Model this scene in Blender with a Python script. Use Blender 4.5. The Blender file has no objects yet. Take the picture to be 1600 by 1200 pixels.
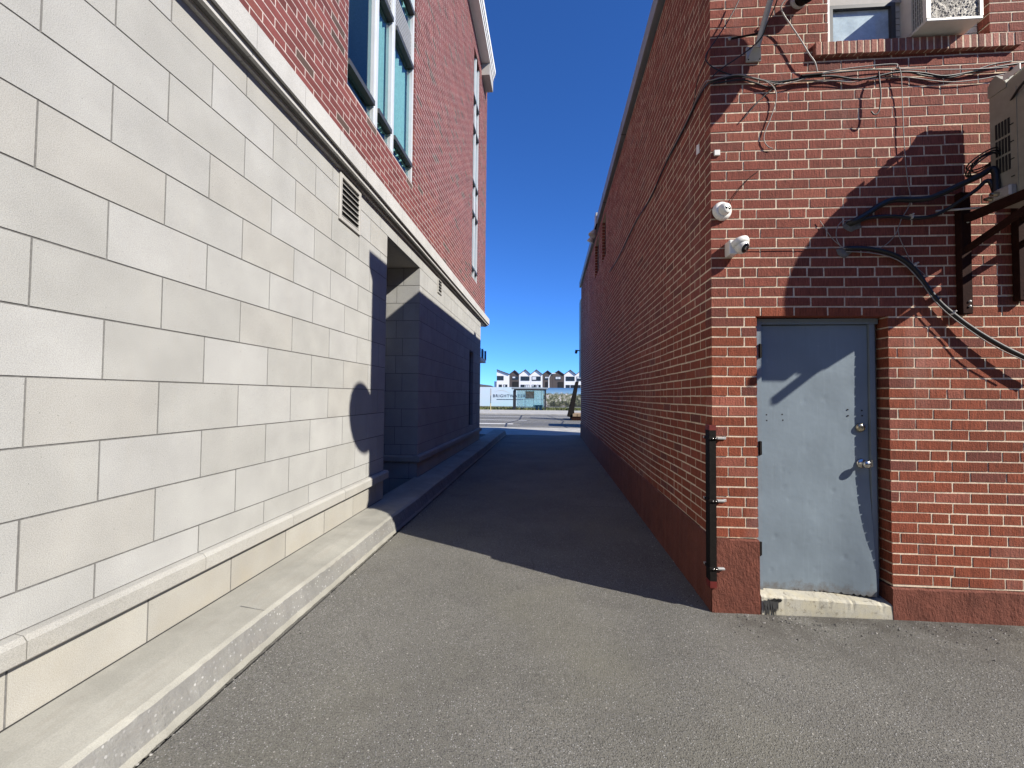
import bpy, math, random
from mathutils import Vector, Matrix
R_ = math.radians
random.seed(7)
SC = bpy.context.scene
COL = SC.collection

# ------------------------------------------------------------------ camera
F = 635.0                                   # focal length in pixels of a 1600 px wide picture
CAMROT = Matrix.Rotation(R_(5.32), 3, 'Z') @ Matrix.Rotation(R_(90 + 1.66), 3, 'X') @ Matrix.Rotation(R_(0.5), 3, 'Z')
EYE = Vector((0, 0, 1.65))
cd = bpy.data.cameras.new('camera')
cam = bpy.data.objects.new('camera', cd)
COL.objects.link(cam)
cam.matrix_world = Matrix.Translation(EYE) @ CAMROT.to_4x4()
cd.sensor_width = 36
cd.lens = F / 1600 * 36
cd.clip_start = 0.05
cd.clip_end = 3000
SC.camera = cam

# ------------------------------------------------------------------ light
SUN = Vector((1.0, -0.505, 0.80)).normalized()      # towards the sun
elev = math.asin(SUN.z)
w = bpy.data.worlds.new('World')
SC.world = w
w.use_nodes = True
nt = w.node_tree
bg = nt.nodes['Background']
sky = nt.nodes.new('ShaderNodeTexSky')
sky.sky_type = 'NISHITA'
sky.sun_disc = False
sky.sun_elevation = elev
sky.sun_rotation = math.atan2(SUN.x, SUN.y)
sky.air_density = 0.7
sky.dust_density = 0.0
sky.ozone_density = 6.0
wb = nt.nodes.new('ShaderNodeMix')                  # deep clear-day blue
wb.data_type = 'RGBA'; wb.blend_type = 'MULTIPLY'; wb.inputs[0].default_value = 1.0
nt.links.new(sky.outputs[0], wb.inputs[6]); wb.inputs[7].default_value = (0.50, 0.92, 1.43, 1)
nt.links.new(wb.outputs[2], bg.inputs[0])
bg.inputs[1].default_value = 0.084
sl = bpy.data.lights.new('sun', 'SUN')
sl.energy = 4.6
sl.angle = R_(0.53)
sl.color = (1.0, 0.94, 0.83)
so = bpy.data.objects.new('sun', sl)
COL.objects.link(so)
so.rotation_euler = SUN.to_track_quat('Z', 'Y').to_euler()
so.location = (20, -10, 20)
SC.view_settings.view_transform = 'Standard'
SC.view_settings.look = 'None'
SC.view_settings.exposure = 0.90
SC.view_settings.gamma = 1
SC.view_settings.use_curve_mapping = False
SC.cycles.max_bounces = 8
SC.cycles.transparent_max_bounces = 12

# ------------------------------------------------------------------ rays through the photograph, onto real planes
def ray(x, y):
    return CAMROT @ Vector(((x - 800) / F, -(y - 600) / F, -1))
def hit(x, y, p, n):
    d = ray(x, y)
    return EYE + d * ((p - EYE).dot(n) / d.dot(n))
def onX(x, y, X): return hit(x, y, Vector((X, 0, 0)), Vector((1, 0, 0)))
def onY(x, y, Y): return hit(x, y, Vector((0, Y, 0)), Vector((0, 1, 0)))
def onZ(x, y, Z): return hit(x, y, Vector((0, 0, Z)), Vector((0, 0, 1)))
XR = 1.24                                   # right building, alley face
YF = 3.25                                   # right building, front corner
XL = -2.30                                  # left building, stone face
AF = R_(1.2)
C0 = Vector((XR, YF, 0))
FU = Vector((math.cos(AF), math.sin(AF), 0))
FN = Vector((math.sin(AF), -math.cos(AF), 0))
UP = Vector((0, 0, 1))
def onF(x, y, g=0.0): return hit(x, y, C0 + FN * g, FN)
def fuz(x, y, g=0.0):
    p = onF(x, y, g) - C0
    return p.dot(FU), p.z
def FP(u, z, g=0.0): return C0 + FU * u + UP * z + FN * g
def proj(p):
    q = CAMROT.transposed() @ (Vector(p) - EYE)
    return (800 + F * q.x / -q.z, 600 - F * q.y / -q.z)

# ------------------------------------------------------------------ materials
MATS = {}
class NB:
    def __init__(s, name):
        s.m = bpy.data.materials.new(name); s.m.use_nodes = True
        s.t = s.m.node_tree; s.n = s.t.nodes; s.l = s.t.links
        s.b = s.n['Principled BSDF']; s.out = s.n['Material Output']
        s._pos = None
        MATS[name] = s.m
    def node(s, typ, **kw):
        nd = s.n.new(typ)
        for k, v in kw.items(): setattr(nd, k, v)
        return nd
    def put(s, sock, v):
        if isinstance(v, bpy.types.NodeSocket): s.l.new(v, sock)
        elif isinstance(v, (tuple, list)) and len(v) == 3 and sock.type == 'RGBA': sock.default_value = (*v, 1)
        else: sock.default_value = v
    def pos(s):
        if s._pos is None: s._pos = s.node('ShaderNodeNewGeometry').outputs['Position']
        return s._pos
    def mapped(s, scale, rot=(0, 0, 0)):
        mp = s.node('ShaderNodeMapping'); s.l.new(s.pos(), mp.inputs[0])
        mp.inputs['Scale'].default_value = scale; mp.inputs['Rotation'].default_value = rot
        return mp.outputs[0]
    def noise(s, scale, detail=4, rough=0.55, vec=None):
        nd = s.node('ShaderNodeTexNoise'); s.put(nd.inputs['Vector'], vec or s.pos())
        nd.inputs['Scale'].default_value = scale; nd.inputs['Detail'].default_value = detail
        nd.inputs['Roughness'].default_value = rough
        return nd.outputs['Fac']
    def voro(s, scale, out='Distance', vec=None, rnd=1.0):
        nd = s.node('ShaderNodeTexVoronoi'); s.put(nd.inputs['Vector'], vec or s.pos())
        nd.inputs['Scale'].default_value = scale; nd.inputs['Randomness'].default_value = rnd
        return nd.outputs[out]
    def ramp(s, fac, stops):
        nd = s.node('ShaderNodeValToRGB'); s.put(nd.inputs[0], fac)
        e = nd.color_ramp.elements
        while len(e) < len(stops): e.new(0.5)
        for i, (p, c) in enumerate(stops):
            e[i].position = p
            e[i].color = (c, c, c, 1) if isinstance(c, (int, float)) else (*c, 1)
        return nd.outputs[0]
    def mix(s, fac, a, b, mode='MIX'):
        nd = s.node('ShaderNodeMix', data_type='RGBA', blend_type=mode)
        s.put(nd.inputs[0], fac); s.put(nd.inputs[6], a); s.put(nd.inputs[7], b)
        return nd.outputs[2]
    def math(s, op, a, b=0.0, clamp=False):
        nd = s.node('ShaderNodeMath', operation=op, use_clamp=clamp)
        s.put(nd.inputs[0], a); s.put(nd.inputs[1], b)
        return nd.outputs[0]
    def sep(s, axis):
        nd = s.node('ShaderNodeSeparateXYZ'); s.l.new(s.pos(), nd.inputs[0])
        return nd.outputs[axis]
    def attr(s, name='Col'):
        return s.node('ShaderNodeAttribute', attribute_name=name).outputs['Color']
    def bump(s, h, strength=0.3, dist=0.01):
        nd = s.node('ShaderNodeBump'); s.put(nd.inputs['Height'], h)
        nd.inputs['Strength'].default_value = strength; nd.inputs['Distance'].default_value = dist
        s.l.new(nd.outputs[0], s.b.inputs['Normal'])
    def set(s, col=None, rough=0.8, metal=0.0, spec=None):
        if col is not None: s.put(s.b.inputs['Base Color'], col)
        s.put(s.b.inputs['Roughness'], rough); s.b.inputs['Metallic'].default_value = metal
        if spec is not None: s.b.inputs['Specular IOR Level'].default_value = spec
        return s.m

def plain(name, col, rough=0.6, metal=0.0, var=0.12, scale=25, bump=0.0, spec=None):
    n = NB(name)
    f = n.noise(scale, 5)
    k = n.ramp(f, [(0.25, 1 - var), (0.75, 1 + var * 0.6)])
    c = n.mix(1.0, col, k, 'MULTIPLY')
    n.set(c, rough, metal, spec)
    if bump: n.bump(n.noise(scale * 4, 4), bump, 0.004)
    return n.m

def brick_mat(name, striate, stain=True):
    n = NB(name)
    c = n.attr()
    c = n.mix(1.0, c, n.ramp(n.noise(9, 5), [(0.25, 0.88), (0.75, 1.10)]), 'MULTIPLY')
    st = n.noise(1, 3, 0.6, n.mapped((260, 260, 14)))          # vertical drag marks of a rug-faced brick
    c = n.mix(striate, c, n.ramp(st, [(0.3, 0.50), (0.7, 1.30)]), 'MULTIPLY')
    c = n.mix(1.0, c, n.ramp(n.noise(110, 4, 0.7), [(0.28, 0.62), (0.42, 1.0)]), 'MULTIPLY')
    if stain:
        s2 = n.noise(1.0, 4, 0.6, n.mapped((2.2, 1.3, 0.35)))
        c = n.mix(n.ramp(s2, [(0.56, 0.0), (0.72, 0.16)]), c, (0.52, 0.40, 0.36))
        c = n.mix(n.ramp(n.noise(5, 6, 0.7), [(0.66, 0.0), (0.80, 0.25)]), c, (0.10, 0.045, 0.035))
    n.set(c, 0.88, 0, 0.25)
    n.bump(n.math('ADD', n.math('MULTIPLY', st, 0.7), n.noise(90, 4)), 0.8, 0.005)
    return n.m
brick_mat('rug_brick', 1.0)
brick_mat('left_brick', 0.25, False)

def mortar_mat(name, col):
    n = NB(name)
    c = n.mix(1.0, col, n.ramp(n.noise(60, 5), [(0.3, 0.72), (0.7, 1.1)]), 'MULTIPLY')
    c = n.mix(1.0, c, n.ramp(n.noise(2.5, 4), [(0.3, 0.85), (0.7, 1.10)]), 'MULTIPLY')
    c = n.mix(1.0, c, n.ramp(n.noise(14, 5, 0.7), [(0.30, 0.80), (0.42, 1.0)]), 'MULTIPLY')
    n.set(c, 0.92, 0, 0.2); n.bump(n.noise(200, 3), 0.5, 0.003)
mortar_mat('pale_mortar', (0.70, 0.575, 0.44))
mortar_mat('left_mortar', (0.50, 0.43, 0.40))
mortar_mat('grey_mortar', (0.155, 0.152, 0.148))

def stone_mat():
    n = NB('cast_stone')
    c = n.attr()
    c = n.mix(1.0, c, n.ramp(n.noise(240, 5, 0.8), [(0.32, 0.60), (0.60, 1.08)]), 'MULTIPLY')
    c = n.mix(1.0, c, n.ramp(n.noise(3.0, 5), [(0.3, 0.90), (0.7, 1.06)]), 'MULTIPLY')
    pit = n.ramp(n.voro(26), [(0.045, 0.45), (0.075, 1.0)])
    c = n.mix(n.ramp(n.noise(7, 2), [(0.5, 0.0), (0.6, 1.0)]), c, n.mix(1.0, c, pit, 'MULTIPLY'))
    z = n.sep(2)
    low = n.math('MULTIPLY', n.ramp(n.math('ADD', z, n.math('MULTIPLY', n.noise(3.5, 5), 0.5)), [(0.42, 1.0), (0.80, 0.0)]), 0.42)
    low = n.math('MULTIPLY', low, n.ramp(n.noise(2.6, 5, 0.65), [(0.35, 0.25), (0.7, 1.0)]))
    c = n.mix(low, c, (0.33, 0.285, 0.205))
    streak = n.noise(1, 4, 0.6, n.mapped((5, 5, 0.5)))
    c = n.mix(n.ramp(streak, [(0.60, 0.0), (0.78, 0.16)]), c, (0.36, 0.33, 0.28))
    n.set(c, 0.85, 0, 0.25)
    n.bump(n.math('ADD', n.noise(420, 3, 0.7), n.math('MULTIPLY', n.noise(90, 4, 0.7), 0.6)), 0.5, 0.004)
stone_mat()

def concrete_mat(name, col, agg=0.0, streak=True):
    n = NB(name)
    c = n.mix(1.0, col, n.ramp(n.noise(2.2, 6, 0.6), [(0.3, 0.76), (0.7, 1.10)]), 'MULTIPLY')
    c = n.mix(1.0, c, n.ramp(n.noise(180, 4, 0.7), [(0.3, 0.80), (0.65, 1.06)]), 'MULTIPLY')
    st = n.noise(1, 5, 0.65, n.mapped((18, 2.2, 18)))
    if streak: c = n.mix(n.ramp(st, [(0.52, 0.0), (0.75, 0.35)]), c, (0.24, 0.215, 0.18))
    else:
        c = n.mix(n.ramp(n.noise(26, 6, 0.75), [(0.56, 0.0), (0.64, 0.8)]), c, (0.12, 0.105, 0.085))
        c = n.mix(n.ramp(n.noise(8, 5, 0.7), [(0.45, 0.0), (0.7, 0.5)]), c, (0.48, 0.42, 0.26))
    if agg:
        v = n.node('ShaderNodeTexVoronoi'); n.put(v.inputs['Vector'], n.pos()); v.inputs['Scale'].default_value = 45
        m_ = n.ramp(v.outputs['Distance'], [(0.22, 1.0), (0.34, 0.0)])
        c = n.mix(n.math('MULTIPLY', m_, agg), c, n.ramp(v.outputs['Color'], [(0.2, 0.12), (0.55, 0.34), (0.9, 0.75)]))
        c = n.mix(n.ramp(n.noise(6, 6, 0.7), [(0.42, 0.0), (0.62, 0.55)]), c, (0.17, 0.165, 0.16))
        n.bump(n.math('ADD', n.noise(30, 6, 0.7), n.math('MULTIPLY', m_, 0.08)), 0.7, 0.012)
    else:
        n.bump(n.noise(140, 5, 0.7), 0.35, 0.004)
    n.set(c, 0.88, 0, 0.25)
concrete_mat('concrete', (0.315, 0.308, 0.272))
concrete_mat('rough_kerb', (0.22, 0.218, 0.205), 0.35)
concrete_mat('step_concrete', (0.42, 0.40, 0.335), 0, False)
concrete_mat('far_concrete', (0.42, 0.41, 0.38))

def asphalt_mat(name, base, speck):
    n = NB(name)
    c = n.mix(1.0, base, n.ramp(n.noise(0.9, 5, 0.6), [(0.3, 0.80), (0.7, 1.16)]), 'MULTIPLY')
    c = n.mix(1.0, c, n.ramp(n.noise(170, 3, 0.7), [(0.3, 0.42), (0.7, 1.55)]), 'MULTIPLY')
    v = n.node('ShaderNodeTexVoronoi'); n.put(v.inputs['Vector'], n.pos()); v.inputs['Scale'].default_value = 105
    d = n.ramp(v.outputs['Distance'], [(0.25, 1.0), (0.42, 0.0)])
    tone = n.ramp(v.outputs['Color'], [(0.25, 0.04), (0.5, 0.12), (0.72, 0.25), (0.93, 0.50)])
    c = n.mix(n.math('MULTIPLY', d, speck), c, tone)
    v2 = n.node('ShaderNodeTexVoronoi'); n.put(v2.inputs['Vector'], n.pos()); v2.inputs['Scale'].default_value = 38
    d2 = n.math('MULTIPLY', n.ramp(v2.outputs['Distance'], [(0.15, 1.0), (0.22, 0.0)]), n.ramp(v2.outputs['Color'], [(0.74, 0.0), (0.80, 0.7)]))
    c = n.mix(d2, c, (0.40, 0.385, 0.35))
    c = n.mix(n.ramp(n.noise(0.55, 3), [(0.48, 0.0), (0.66, 0.40)]), c, (0.18, 0.172, 0.13))
    c = n.mix(n.ramp(n.noise(1.7, 5, 0.65), [(0.55, 0.0), (0.72, 0.30)]), c, (0.075, 0.07, 0.064))   # tan dust
    if speck > .5:
        wv_ = n.node('ShaderNodeVectorMath', operation='ADD'); n.l.new(n.pos(), wv_.inputs[0])
        nz_ = n.node('ShaderNodeTexNoise'); n.l.new(n.pos(), nz_.inputs['Vector']); nz_.inputs['Scale'].default_value = 3.0; nz_.inputs['Detail'].default_value = 4
        sc_ = n.node('ShaderNodeVectorMath', operation='SCALE'); n.l.new(nz_.outputs['Color'], sc_.inputs[0]); sc_.inputs['Scale'].default_value = .35
        n.l.new(sc_.outputs[0], wv_.inputs[1])
        ve = n.node('ShaderNodeTexVoronoi', feature='DISTANCE_TO_EDGE'); n.l.new(wv_.outputs[0], ve.inputs['Vector']); ve.inputs['Scale'].default_value = 0.62
        crack = n.math('MULTIPLY', n.ramp(ve.outputs['Distance'], [(0.0015, 1.0), (0.006, 0.0)]), n.ramp(n.noise(0.45, 2), [(0.54, 0.0), (0.60, 0.40)]))
        c = n.mix(crack, c, (0.028, 0.026, 0.024))
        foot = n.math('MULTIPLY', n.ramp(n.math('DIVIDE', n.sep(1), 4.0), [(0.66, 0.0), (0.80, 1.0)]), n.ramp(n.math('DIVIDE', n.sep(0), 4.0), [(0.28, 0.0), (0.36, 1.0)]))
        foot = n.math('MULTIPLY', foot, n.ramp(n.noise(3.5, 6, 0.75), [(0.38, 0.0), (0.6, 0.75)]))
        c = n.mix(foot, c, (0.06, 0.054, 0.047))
    n.set(c, 0.85, 0, 0.25)
    n.bump(n.math('ADD', n.noise(120, 4, 0.7), n.math('MULTIPLY', d, 0.6)), 0.8, 0.006)
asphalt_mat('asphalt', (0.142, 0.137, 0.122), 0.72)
asphalt_mat('road_asphalt', (0.16, 0.157, 0.15), 0.3)

def grit_mat():
    n = NB('grit'); n.set(n.attr(), 0.9)
grit_mat()
def parge_mat():
    n = NB('red_parge')
    c = n.mix(1.0, (0.16, 0.052, 0.034), n.ramp(n.noise(7, 6, 0.65), [(0.3, 0.72), (0.7, 1.15)]), 'MULTIPLY')
    c = n.mix(1.0, c, n.ramp(n.noise(160, 4), [(0.3, 0.75), (0.7, 1.1)]), 'MULTIPLY')
    n.set(c, 0.85, 0, 0.3)
    n.bump(n.math('ADD', n.noise(40, 6, 0.7), n.noise(1, 4, 0.6, n.mapped((60, 60, 20), (0, 0.8, 0)))), 0.8, 0.012)
parge_mat()

def door_mat():
    n = NB('blue_grey_paint')
    c = n.mix(1.0, (0.180, 0.222, 0.258), n.ramp(n.noise(3, 5), [(0.3, 0.88), (0.7, 1.08)]), 'MULTIPLY')
    st = n.noise(1, 4, 0.6, n.mapped((45, 45, 3)))
    c = n.mix(n.ramp(st, [(0.55, 0.0), (0.8, 0.35)]), c, (0.24, 0.29, 0.325))
    c = n.mix(n.ramp(n.noise(11, 6, 0.75), [(0.66, 0.0), (0.74, 0.4)]), c, (0.45, 0.52, 0.56))
    c = n.mix(n.ramp(n.noise(22, 6, 0.8), [(0.70, 0.0), (0.76, 0.6)]), c, (0.10, 0.12, 0.14))
    zz = n.math('ADD', n.sep(2), n.math('MULTIPLY', n.noise(16, 6, 0.75), 0.30))
    c = n.mix(n.ramp(zz, [(0.30, 0.8), (0.40, 0.0)]), c, (0.10, 0.075, 0.055))
    drip = n.noise(1, 5, 0.7, n.mapped((60, 60, 1.2)))
    c = n.mix(n.ramp(drip, [(0.60, 0.0), (0.72, 0.22)]), c, (0.11, 0.125, 0.135))
    n.set(c, 0.42, 0, 0.5)
    n.bump(n.noise(5, 3), 0.25, 0.02)
door_mat()

plain('dark_steel', (0.010, 0.008, 0.007), 0.7, 0.0, 0.5, 30, 0.3, spec=.15)
def rust():
    n = NB('rusty_steel')
    c = n.ramp(n.noise(14, 6, 0.7), [(0.35, (0.018, 0.007, 0.006)), (0.6, (0.028, 0.011, 0.008)), (0.8, (0.06, 0.026, 0.016))])
    n.set(c, 0.85, 0.0, 0.1); n.bump(n.noise(70, 5), 0.4, 0.004)
rust()
plain('red_paint', (0.13, 0.012, 0.009), 0.55, 0, 0.3)
plain('galvanised', (0.42, 0.42, 0.41), 0.5, 0.3, 0.18, 30)
plain('mast_grey', (0.44, 0.44, 0.42), 0.5, 0.1, 0.12, 20)
plain('white_plastic', (0.74, 0.73, 0.69), 0.35, 0, 0.06, 12)
plain('black_gloss', (0.006, 0.006, 0.007), 0.12)
plain('black_rubber', (0.012, 0.012, 0.013), 0.5, 0, 0.3, 40, 0.2)
plain('grey_cable', (0.24, 0.225, 0.21), 0.5, 0, 0.2, 40)
plain('white_cable', (0.46, 0.44, 0.42), 0.45, 0, 0.15, 40)
plain('chrome', (0.62, 0.60, 0.55), 0.22, 1.0, 0.1)
plain('brass_steel', (0.50, 0.45, 0.33), 0.28, 1.0, 0.1)
plain('alu_frame', (0.58, 0.60, 0.60), 0.38, 0.2, 0.06, 8)
plain('dark_trim', (0.045, 0.048, 0.05), 0.5, 0, 0.15)
plain('coping_metal', (0.20, 0.215, 0.23), 0.45, 0.2, 0.1, 5)
plain('white_trim', (0.72, 0.71, 0.68), 0.6, 0, 0.05)
plain('soffit', (0.36, 0.34, 0.31), 0.7)
plain('interior_wall', (0.42, 0.44, 0.43), 0.9)
plain('curtain', (0.45, 0.50, 0.48), 0.9)
plain('blind', (0.60, 0.63, 0.66), 0.8)
plain('beige_siding', (0.50, 0.47, 0.41), 0.6, 0, 0.1)
plain('ac_beige', (0.27, 0.265, 0.225), 0.55, 0, 0.18, 12)
plain('ac_white', (0.68, 0.67, 0.62), 0.45, 0, 0.12, 10)
plain('louvre_white', (0.36, 0.35, 0.325), 0.5, 0, 0.06)
plain('void_dark', (0.012, 0.012, 0.013), 0.9)
plain('white_stucco', (0.76, 0.75, 0.73), 0.8, 0, 0.05, 1)
plain('brown_brick', (0.085, 0.068, 0.062), 0.85, 0, 0.2, 3)
plain('roof_shingle', (0.06, 0.06, 0.065), 0.8, 0, 0.2, 4)
plain('window_black', (0.02, 0.024, 0.03), 0.15)
plain('lane_white', (0.78, 0.77, 0.74), 0.7, 0, 0.15, 4)
plain('tar', (0.03, 0.03, 0.03), 0.6, 0, 0.2)
plain('yellowish', (0.50, 0.42, 0.22), 0.6)
plain('teal_sign', (0.30, 0.50, 0.53), 0.5)
plain('timber', (0.30, 0.21, 0.13), 0.8, 0, 0.3, 6)
plain('shelter_steel', (0.018, 0.02, 0.024), 0.5)
plain('shelter_roof', (0.22, 0.25, 0.27), 0.5)
plain('teal_bench', (0.03, 0.12, 0.15), 0.5)
plain('map_paper', (0.42, 0.36, 0.26), 0.6, 0, 0.5, 3)
plain('ink_blue', (0.03, 0.05, 0.09), 0.6)
plain('truck_white', (0.70, 0.70, 0.70), 0.4)
def corroded():
    n = NB('corroded_fins')
    f = n.noise(30, 7, 0.75)
    c = n.ramp(f, [(0.35, (0.10, 0.095, 0.085)), (0.5, (0.30, 0.28, 0.25)), (0.62, (0.50, 0.48, 0.43)), (0.72, (0.20, 0.17, 0.13))])
    n.set(c, 0.6, 0.3); n.bump(f, 0.9, 0.02)
corroded()
def grass_mat():
    n = NB('verge_grass')
    c = n.ramp(n.noise(2.5, 6, 0.7), [(0.3, (0.035, 0.05, 0.015)), (0.55, (0.10, 0.11, 0.035)), (0.75, (0.22, 0.19, 0.09))])
    n.set(c, 0.9); n.bump(n.noise(20, 5), 0.8, 0.05)
grass_mat()
def pale_art():
    n = NB('pale_blue_print')
    c = n.ramp(n.noise(0.16, 2, 0.4, n.mapped((1, 1, 1.6), (0, 0.6, 0))), [(0.35, (0.44, 0.68, 0.73)), (0.5, (0.52, 0.66, 0.74)), (0.62, (0.60, 0.66, 0.74)), (0.75, (0.48, 0.68, 0.72))])
    n.set(c, 0.6)
pale_art()
def mural():
    n = NB('landscape_print')
    z = n.sep(2)
    plants = n.ramp(n.noise(1.0, 6, 0.8), [(0.40, (0.008, 0.014, 0.02)), (0.47, (0.09, 0.10, 0.055)), (0.53, (0.26, 0.25, 0.16)), (0.60, (0.70, 0.64, 0.68))])
    edge = n.math('ADD', z, n.math('MULTIPLY', n.noise(0.9, 5, 0.7), 1.1))
    k = n.ramp(n.math('DIVIDE', edge, 4.0), [(0.60, 0.0), (0.66, 1.0)])
    skyc = n.ramp(n.math('DIVIDE', z, 3.0), [(0.6, (0.28, 0.48, 0.66)), (0.95, (0.05, 0.16, 0.36))])
    dark = n.ramp(n.math('DIVIDE', z, 3.0), [(0.05, 0.25), (0.35, 1.0)])
    n.set(n.mix(k, n.mix(1.0, plants, dark, 'MULTIPLY'), skyc), 0.6)
mural()
def glass(name, tint, refl, dirt=0.0, dirtcol=(0.6, 0.65, 0.7)):
    n = NB(name)
    tr = n.node('ShaderNodeBsdfTransparent'); tr.inputs[0].default_value = (*tint, 1)
    gl = n.node('ShaderNodeBsdfGlossy'); gl.inputs['Roughness'].default_value = 0.02
    gl.inputs[0].default_value = (0.9, 0.95, 1, 1)
    lw = n.node('ShaderNodeFresnel'); lw.inputs[0].default_value = 1.5
    geo = n.node('ShaderNodeNewGeometry')
    fac = n.math('MULTIPLY', n.math('ADD', lw.outputs[0], refl, True), n.math('SUBTRACT', 1.0, geo.outputs['Backfacing']))
    mx = n.node('ShaderNodeMixShader'); n.l.new(fac, mx.inputs[0]); n.l.new(tr.outputs[0], mx.inputs[1]); n.l.new(gl.outputs[0], mx.inputs[2])
    last = mx.outputs[0]
    if dirt:
        df = n.node('ShaderNodeBsdfDiffuse'); df.inputs[0].default_value = (*dirtcol, 1)
        m2 = n.node('ShaderNodeMixShader')
        n.l.new(n.ramp(n.noise(6, 6, 0.7), [(0.35, dirt * 0.5), (0.7, dirt)]), m2.inputs[0])
        n.l.new(last, m2.inputs[1]); n.l.new(df.outputs[0], m2.inputs[2]); last = m2.outputs[0]
    n.l.new(last, n.out.inputs[0])
glass('tinted_glass', (0.74, 0.88, 0.89), 0.0)
glass('hazy_glass', (0.86, 0.92, 0.96), 0.03, 0.85, (0.66, 0.78, 0.84))
glass('shelter_glass', (0.90, 0.97, 0.96), 0.02, 0.35, (0.66, 0.82, 0.80))
glass('balcony_glass', (0.30, 0.42, 0.46), 0.10, 0.15, (0.4, 0.5, 0.55))
glass('dark_glass', (0.10, 0.12, 0.14), 0.05)

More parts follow.
